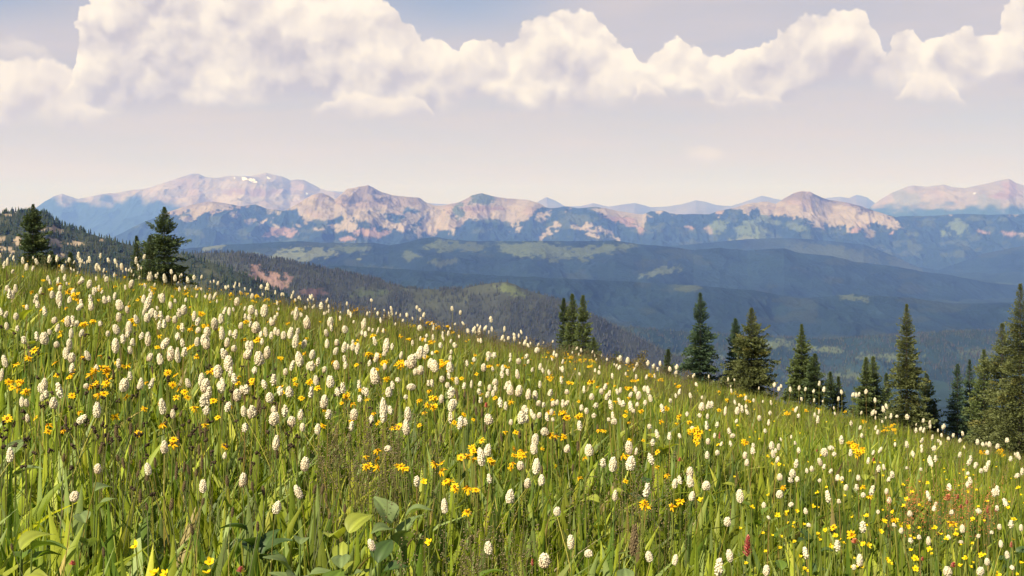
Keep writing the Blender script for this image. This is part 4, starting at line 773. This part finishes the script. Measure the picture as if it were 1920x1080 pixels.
def yellow_plant(px, py, w, h, kind, seed):
    r = random.Random(seed); x, y, z = solve(px, py)
    mpp = y/F; dh = r.uniform(.017, .022) if kind == 0 else r.uniform(.011, .015)
    if kind == 0 and y > 6: dh *= 0.85
    W_, H_ = w*mpp, h*mpp
    n_ = int(max(1, min(12, round(W_*H_/(dh*dh*0.40))))) if kind == 0 else (1 if w < 30/3+4 else 2)
    bx, by = x+r.gauss(0, .03), y+r.gauss(0, .03); gz = float(GND(np.array(bx), np.array(by)))
    nm = 'arnica_plant' if kind == 0 else 'buttercup_plant'
    root = link(nm, None, category='flower', group='yellow arnica plants in the meadow' if kind == 0 else 'small yellow buttercups at lower right'); root.location = (bx, by, gz-.01)
    hub = np.array([(x-bx)*.7, (y-by)*.7, (z-gz)*0.72]); paths = [([(0, 0, 0), hub*.5+np.array([r.gauss(0, .006), 0, 0]), hub], [.0016, .0014, .0012])]
    for i in range(n_):
        ox = r.uniform(-.5, .5)*max(W_-dh*.6, 0); oz = r.uniform(-.5, .5)*max(H_-dh*.4, 0); oy = r.uniform(-.5, .5)*max(W_, .01)
        hp = np.array([x-bx+ox, y-by+oy, z-gz+.01+oz])
        paths.append(([hub, (hub+hp)/2+np.array([ox*.15, 0, -.004]), hp], [.0011, .001, .0009]))
        hd = link('flower_head', dmesh[r.randrange(4) if kind == 0 else 4], root); hd.location = Vector(hp); s = dh*r.uniform(.88, 1.15); hd.scale = (s, s, s)
        tilt = r.uniform(.35, 1.15); az_ = r.gauss(-math.pi/2-0.3, .9)
        nrm = Vector((math.cos(az_)*math.sin(tilt), math.sin(az_)*math.sin(tilt), math.cos(tilt)))
        hd.rotation_mode = 'QUATERNION'; hd.rotation_quaternion = nrm.to_track_quat('Z', 'Y')@Quaternion((0, 0, 1), r.uniform(0, 6.28))
    Vv, Ff, oo = [], [], 0
    for p, rd in paths: v, f = tube(p, rd, 4); Vv.append(v); Ff.append(f+oo); oo += len(v)
    Vv = np.concatenate(Vv); link('stem', mesh_np('stem', Vv, [np.concatenate(Ff)], np.tile((.17, .20, .035), (len(Vv), 1)), True, [M_stem]), root)
    # two small stem leaves
    lv, lc = [], []; 
    for s in (-1, 1):
        p = hub*(.55+.12*s); l = .05*r.uniform(.7, 1.2); a = r.uniform(0, 6.28); dx, dy = math.cos(a)*l, math.sin(a)*l
        lv += [p, p+np.array([dx*.5-dy*.12, dy*.5+dx*.12, l*.35]), p+np.array([dx, dy, l*.45]), p+np.array([dx*.5+dy*.12, dy*.5-dx*.12, l*.32])]
    link('leaf', mesh_np('leaf', np.array(lv), [np.arange(8).reshape(-1, 4)], np.tile((.07, .13, .02), (8, 1)), False, [M_leaf]), root)
    return dict(px=px, py=py, w=w, h=h, o=root, n=n_)
for i, (px, py, w, h) in enumerate(Yl): items.append(yellow_plant(px, py, w, h, 0, 900+i))
label_all(items, 'golden daisy plant', lambda it: 'single-headed' if it['n'] == 1 else ('few-headed' if it['n'] <= 4 else 'many-headed'))
items = [yellow_plant(px, py, w, h, 1, 1900+i) for i, (px, py, w, h) in enumerate(BC)]
label_all(items, 'lemon-yellow buttercup', lambda it: 'single' if it['n'] == 1 else 'twin-headed')
# unnumbered small yellow flowers
Vs, Qs, Ts, Cs, o = [], [], [], [], 0; Sv, Sf, so = [], [], 0
for i in range(620):
    px = rr_.uniform(-40, 1960); sk = HY+225+.197*(px-960)+3.4e-5*(px-960)**2
    py = sk+4+(1080-sk)*rr_.random()**(2.0 if px < 1300 else 1.1)*(.55 if px < 1300 else 1)
    if float(vnoise(np.array(px/40.+9), np.array(py/20.))) < .45: continue
    x, y, z = solve(px, py); v, q, t, cc = dais[rr_.randrange(4) if px < 1300 else 4]; s = rr_.uniform(.012, .020) if px < 1300 else rr_.uniform(.006, .010)
    nrm = Vector((rr_.gauss(0, .5), -.7, 1)).normalized(); Rm = np.array(nrm.to_track_quat('Z', 'Y').to_matrix())
    Vs.append(v@Rm.T*s+np.array([x, y, z])); Qs.append(q+o); Ts.append(t+o); Cs.append(cc*rr_.uniform(.85, 1.05)); o += len(v)
    gz = float(GND(np.array(x), np.array(y))); tv, tf = tube([(x, y, gz), (x+.004, y, (z+gz)/2), (x, y, z)], [.001]*3, 3); Sv.append(tv); Sf.append(tf+so); so += len(tv)
V = np.concatenate(Vs+Sv); C = np.concatenate(Cs+[np.tile((.14, .18, .03), (so, 1))])
link('small_yellow_flowers', mesh_np('small_yellow_flowers', V, [np.concatenate([np.concatenate(Qs), np.concatenate(Sf)+o]), np.concatenate(Ts)], C, False, [M_yel]), kind='stuff', category='flowers', label='scattered tiny yellow flowers between the taller bistorts')

# ------------------------------------------------------------------ brown timothy heads
M_brown = attr_mat('seed_heads', 0.9, var=0.3, nscale=400, spec=0.1)
def fuzzy(seed):
    r = np.random.default_rng(seed); cv, cf = spindle(.8, 1, .75, k=7, m=7); P0 = []
    for i in range(70):
        t = (i+.5)/70; a = i*2.4; rr = .42*prof_r(t, .75); P0.append([rr*math.cos(a), rr*math.sin(a), t])
    ov, of = octs(np.array(P0), np.tile([.10, .10, .045], (70, 1)), r, .3)
    C = np.concatenate([np.tile([.10, .075, .04], (len(cv), 1)), np.repeat(np.array([.16, .12, .06])*r.uniform(.6, 1.4, (70, 1)), 6, 0)])
    return mesh_np('timothy_head', np.concatenate([cv, ov]), [cf, of+len(cv)], C, True, [M_brown])
tim = [fuzzy(i) for i in range(3)]; stem_t = [stem_mesh(40+i, (.07, .12, .025), (.12, .13, .05), .0009) for i in range(3)]
TM = L3(0, 720, "735,250,26,64;655,270,28,62;605,300,22,56;560,365,24,60;732,370,24,60;1007,300,20,84;1130,260,22,80;1155,270,20,60;1120,370,22,60;1135,440,22,80;1065,480,20,60;1035,465,20,64;990,490,22,100;875,440,22,60;790,455,22,60;700,445,22,64;665,415,22,40;770,505,20,40;830,525,24,40;1105,500,22,44;1030,575,24,62;1280,545,26,60;1387,540,22,60;1410,480,22,66;1420,575,22,50;1558,380,26,80;1485,600,26,60;1440,140,24,80;1465,130,20,80;1310,65,20,70;790,630,24,80;830,690,22,44;960,680,30,70;1138,660,24,44;1085,815,26,70;1765,590,20,56;1810,590,26,64;1835,640,18,50;1305,720,22,60;1450,800,24,60;70,915,20,40;585,945,22,60;1010,165,16,40;355,415,22,50;75,225,20,40;1375,60,18,70;370,200,20,44;1640,250,16,50;1850,740,22,40")
TM += L3(640, 720, "690,215,18,60;655,60,20,70;760,150,18,50;790,160,18,56;810,250,16,50;1240,180,20,70;1255,245,20,70;1000,280,18,50;20,700,24,50;1330,350,18,60;1200,300,16,50;1075,240,16,50;690,60,16,50;745,90,16,50;50,300,16,44;1640,880,52,170;560,300,16,44;1440,250,16,44;500,330,16,44;1130,480,16,44;905,300,16,50;1300,470,16,40")
TM += L3(0, 480, "670,620,18,56;640,660,18,50;1310,760,20,70;860,640,16,44;1450,820,20,60;1560,850,16,50")
items = []
for i, (px, py, w, h) in enumerate(TM):
    x, y, z = solve(px, py-6); z = (HY-(py+h/2))/F*y; hm, wm = h/F*y, w/F*y
    bx, by = x+random.gauss(0, .02), y+random.gauss(0, .02); gz = float(GND(np.array(bx), np.array(by)))
    root = link('timothy_plant', None, category='seed head', group='brown timothy seed heads in the grass'); root.location = (bx, by, gz-.01)
    tip = Vector((x-bx, y-by, z-gz+.01)); s = link('stem', stem_t[i % 3], root); s.rotation_mode = 'QUATERNION'; s.rotation_quaternion = tip.to_track_quat('Z', 'Y'); s.scale = (1, 1, tip.length)
    hd = link('seed_head', tim[i % 3], root); hd.location = tip; hd.scale = (wm, wm, hm); hd.rotation_euler = (random.gauss(0, .1), random.gauss(0, .12), random.uniform(0, 6))
    items.append(dict(px=px, py=py, w=w, h=h, o=root))
label_all(items, 'brown timothy seed head', lambda it: 'large pointed' if it['w'] > 15 else ('long' if it['h'] > 21 else 'short'))
# airy brown panicles and round dark seed heads: uncountable
Vs, Fs, Cs, o = [], [], [], 0; Sv, Sf, so = [], [], 0; r = np.random.default_rng(77)
def pan(px, py, dark, k=1.0, tint=None):
    global o, so
    x, y, z = solve(px, py); gz = float(GND(np.array(x), np.array(y)))
    lean = r.normal(0, .02, 2)
    tv, tf = tube([(x-lean[0], y-lean[1], gz), (x, y, z)], [.0008, .0006], 3); Sv.append(tv); Sf.append(tf+so); so += len(tv)
    if dark: P0 = np.array([[x, y, z]])+r.normal(0, .0022, (5, 3)); S = np.full(5, .0030)
    else:
        q = 22; t = r.random(q); P0 = np.stack([x+r.normal(0, 1, q)*.016*(1-t)*k, y+r.normal(0, 1, q)*.016*(1-t), z-.07*k+.10*t*k], 1); S = np.full(q, .0011)*(1+y/8)
    v, f = octs(P0, S, r, .3); Vs.append(v); Fs.append(f+o); o += len(v)
    c0 = np.array(tint) if tint else np.array([.055, .040, .025]) if dark else np.array([.16, .13, .07]); Cs.append(np.repeat(c0*r.uniform(.6, 1.4, (len(P0), 1)), 6, 0))
for i in range(1000):
    px = r.uniform(520, 1300); sk = HY+225+.197*(px-960)+3.4e-5*(px-960)**2; pan(px, sk-4+r.random()**1.5*28, False)
for i in range(350): px = r.uniform(-20, 1940); sk = HY+225+.197*(px-960)+3.4e-5*(px-960)**2; pan(px, sk-3+r.random()*40, False)
for i in range(110): pan(r.normal(700, 60), r.normal(835, 38), False)
for i in range(45): pan(r.normal(900, 60), r.normal(1030, 30), False)
for i in range(40): pan(r.normal(1190, 70), r.normal(915, 40), False)
for i in range(55): pan(r.normal(1775, 60), r.normal(938, 16), False, 1.0, (.42, .17, .06))
for i in range(90): pan(r.uniform(0, 560), r.normal(800, 45), True)
for i in range(60): pan(r.uniform(0, 700), r.normal(680, 60), True)
V = np.concatenate(Vs+Sv); C = np.concatenate(Cs+[np.tile((.12, .11, .04), (so, 1))])
link('brown_seed_panicles', mesh_np('brown_seed_panicles', V, [np.concatenate(Sf)+o, np.concatenate(Fs)], C, False, [M_brown]), kind='stuff', category='grass', label='airy brown grass panicles and dark little seed heads hazing the meadow')

# ------------------------------------------------------------------ red paintbrush
M_red = attr_mat('red_bracts', 0.6, transl=0.25, var=0.15, nscale=150, spec=0.2, tcol=(.7, .5, .5))
PB = L3(1280, 720, "365,915,50,118;1495,640,50,40;1600,665,20,26;1565,690,18,20;1765,705,22,36;1715,710,20,40;1850,905,22,34;1525,1018,34,30;970,885,44,28;208,290,14,40;1350,985,20,22;1075,425,16,18;755,375,12,14;1548,635,20,26") + L3(640, 720, "815,120,26,30;1905,425,22,24;1075,1005,20,40") + L3(0, 720, "1355,1045,44,34;410,1008,34,26")
items = []
for i, (px, py, w, h) in enumerate(PB):
    x, y, z = solve(px, py-h*.3); z = (HY-(py+h/2))/F*y; wm, hm = w/F*y, h/F*y; r = np.random.default_rng(i+500)
    gz = float(GND(np.array(x), np.array(y))); root = link('paintbrush_flower', None, category='flower', group='red paintbrush flowers'); root.location = (x, y, gz-.01)
    tip = Vector((0, 0, z-gz+.01)); s = link('stem', stem_t[i % 3], root); s.scale = (1, 1, tip.z)
    nb = 46 if i == 0 else 26; V, Fq, C = [], [], []
    for b in range(nb):
        t = (b+.5)/nb; a = b*2.4; out = (1.25-t*.75)*wm*.5*r.uniform(.75, 1.15); zz = hm*t*.85; l = hm*.20; ca, sa = math.cos(a), math.sin(a); ww = wm*.11
        o_ = len(V)
        for tt, wf in [(0, .4), (.5, 1), (1., .7)]:
            V += [(ca*out*tt-sa*ww*wf, sa*out*tt+ca*ww*wf, zz+l*tt), (ca*out*tt+sa*ww*wf, sa*out*tt-ca*ww*wf, zz+l*tt+.001)]
        Fq += [(o_, o_+1, o_+3, o_+2), (o_+2, o_+3, o_+5, o_+4)]
        cc = np.array((.50, .13, .11))*r.uniform(.75, 1.2) if px < 1770 or i % 2 else np.array((.55, .20, .14))
        if i in (1, 8): cc = np.array((.68, .26, .13))*r.uniform(.8, 1.1)
        C += [cc]*6
    link('flower_head', mesh_np('paintbrush_head', np.array(V), [np.array(Fq)], np.array(C), False, [M_red]), root).location = tip
    items.append(dict(px=px, py=py, w=w, h=h, o=root))
label_all(items, 'red paintbrush flower', lambda it: 'large coral' if it['w'] > 22 else ('orange-pink' if it['w'] > 14 and it['px'] > 1400 else 'small'))

# ------------------------------------------------------------------ broad-leaved plants
def broad_leaf(seed, L=1.0):
    r = np.random.default_rng(seed); nr_, nc_ = 10, 7; V = []
    ph = r.uniform(0, 6)
    for i in range(nr_):
        t = i/(nr_-1); w = 0.36*math.sin(math.pi*min(.985, t**.72+.02))**.75
        for j in range(nc_):
            s = j/(nc_-1)*2-1
            V.append((t*L, s*w, 0.35*t-0.55*t*t+0.16*abs(s)*w/.36*(1-.3*t)+.025*math.sin(9*t+ph+s*2.5)*abs(s)))
    return np.array(V), grid_faces(nr_, nc_)
lv_ = [broad_leaf(i) for i in range(4)]
TONES = dict(dark=(.055, .10, .024), mid=(.12, .19, .024), lime=(.27, .31, .04), grey=(.17, .23, .08))
lmesh = {(k, i): mesh_np('broad_leaf', v, [f], np.array(c_)*np.tile([.9, 1.08, .86, 1.4, .86, 1.08, .9], len(v)//7)[:, None], True, [M_leaf]) for k, c_ in TONES.items() for i, (v, f) in enumerate(lv_)}
BP = [(482,945,.095,6,'dark','dark'),(20,1010,.10,6,'lime','bright yellow-green'),(640,995,.10,6,'lime','pale lime'),(745,955,.11,6,'grey','grey-green'),(600,1052,.09,6,'mid','green'),(35,603,.09,5,'lime','pale yellow'),(60,635,.07,4,'lime','lime'),(1245,822,.09,7,'lime','lime, cabbage-like'),(1205,892,.08,5,'dark','dark round'),(1135,912,.08,5,'lime','yellow-green'),(1525,990,.09,5,'dark','dark oval'),(1418,928,.075,5,'mid','mid-green'),(1388,878,.07,4,'lime','pale'),(998,716,.07,5,'lime','small lime'),(165,910,.075,5,'grey','grey'),(15,810,.11,4,'grey','pale grey-green'),(350,1060,.10,6,'mid','fresh green'),(700,1040,.10,6,'dark','deep green'),(880,1075,.08,5,'mid','green'),(1175,1070,.09,5,'grey','greyish'),(1625,890,.06,5,'lime','yellowish'),(1560,820,.06,5,'lime','light'),(1700,930,.06,4,'mid','green'),(1820,1050,.07,5,'lime','lime'),(1900,1000,.07,5,'dark','dark'),(560,1010,.09,5,'grey','grey-green'),(40,1065,.09,6,'mid','green'),(1470,1060,.08,5,'mid','green'),(640,1050,.09,6,'grey','silvery green'),(1750,1075,.07,5,'dark','dark')]
items = []
for i, (px, py, sz, n_, tone, desc) in enumerate(BP):
    x, y, z = solve(px, py-20); z = (HY-py)/F*y; gz = float(GND(np.array(x), np.array(y))); r = random.Random(i+50)
    root = link('broad_leaf_plant', None, category='plant', group='broad-leaved plants in the meadow'); root.location = (x, y, gz-.01)
    hgt = min(.37, max(.06, z-gz+.04))
    Vv, Ff, oo = [], [], 0
    for b in range(n_):
        a = 2*math.pi*b/n_+r.uniform(-.4, .4); zz = hgt*r.uniform(.72, 1.0); off = .015
        p = Vector((math.cos(a)*off, math.sin(a)*off, zz)); lf = link('leaf', lmesh[(tone, r.randrange(4))], root); lf.location = p; s = sz*.50*r.uniform(.75, 1.15); lf.scale = (s, s, s)
        lf.rotation_euler = (r.uniform(-.3, .3), r.uniform(-.95, -.1), a)
        v, f = tube([(0, 0, 0), (p.x*.6, p.y*.6, zz*.5), tuple(p)], [.0025, .002, .0015], 4); Vv.append(v); Ff.append(f+oo); oo += len(v)
    Vv = np.concatenate(Vv); link('stem', mesh_np('stem', Vv, [np.concatenate(Ff)], np.tile((.12, .17, .03), (len(Vv), 1)), True, [M_stem]), root)
    items.append(dict(px=px, py=py, o=root, d=desc))
label_all(items, 'broad-leaved plant', lambda it: it['d'])

# ================================================================== haze
def haze():
    x0, x1, y0, y1, z0, z1 = -60000, 60000, -400, 66000, float(gv[:, 2].min())-900, 1650
    v = np.array([(a, b, c_) for a in (x0, x1) for b in (y0, y1) for c_ in (z0, z1)], float)
    f = np.array([(0, 1, 3, 2), (4, 6, 7, 5), (0, 4, 5, 1), (2, 3, 7, 6), (0, 2, 6, 4), (1, 5, 7, 3)])
    m, t = new_mat('haze'); p = N(t, 'ShaderNodeVolumePrincipled'); p.inputs['Density'].default_value = HAZE_D
    p.inputs['Color'].default_value = HAZE_C; p.inputs['Absorption Color'].default_value = (1, 1, 1, 1); p.inputs['Anisotropy'].default_value = 0.0
    o_ = N(t, 'ShaderNodeOutputMaterial'); t.links.new(p.outputs[0], o_.inputs['Volume'])
    link('haze', mesh_np('haze', v, [f], None, False, [m]), kind='stuff', category='haze', label='pale blue haze filling the valley and softening the far ranges')
HAZE_D = 3.7e-5; HAZE_C = (0.20, 0.36, 1.0, 1)
haze()
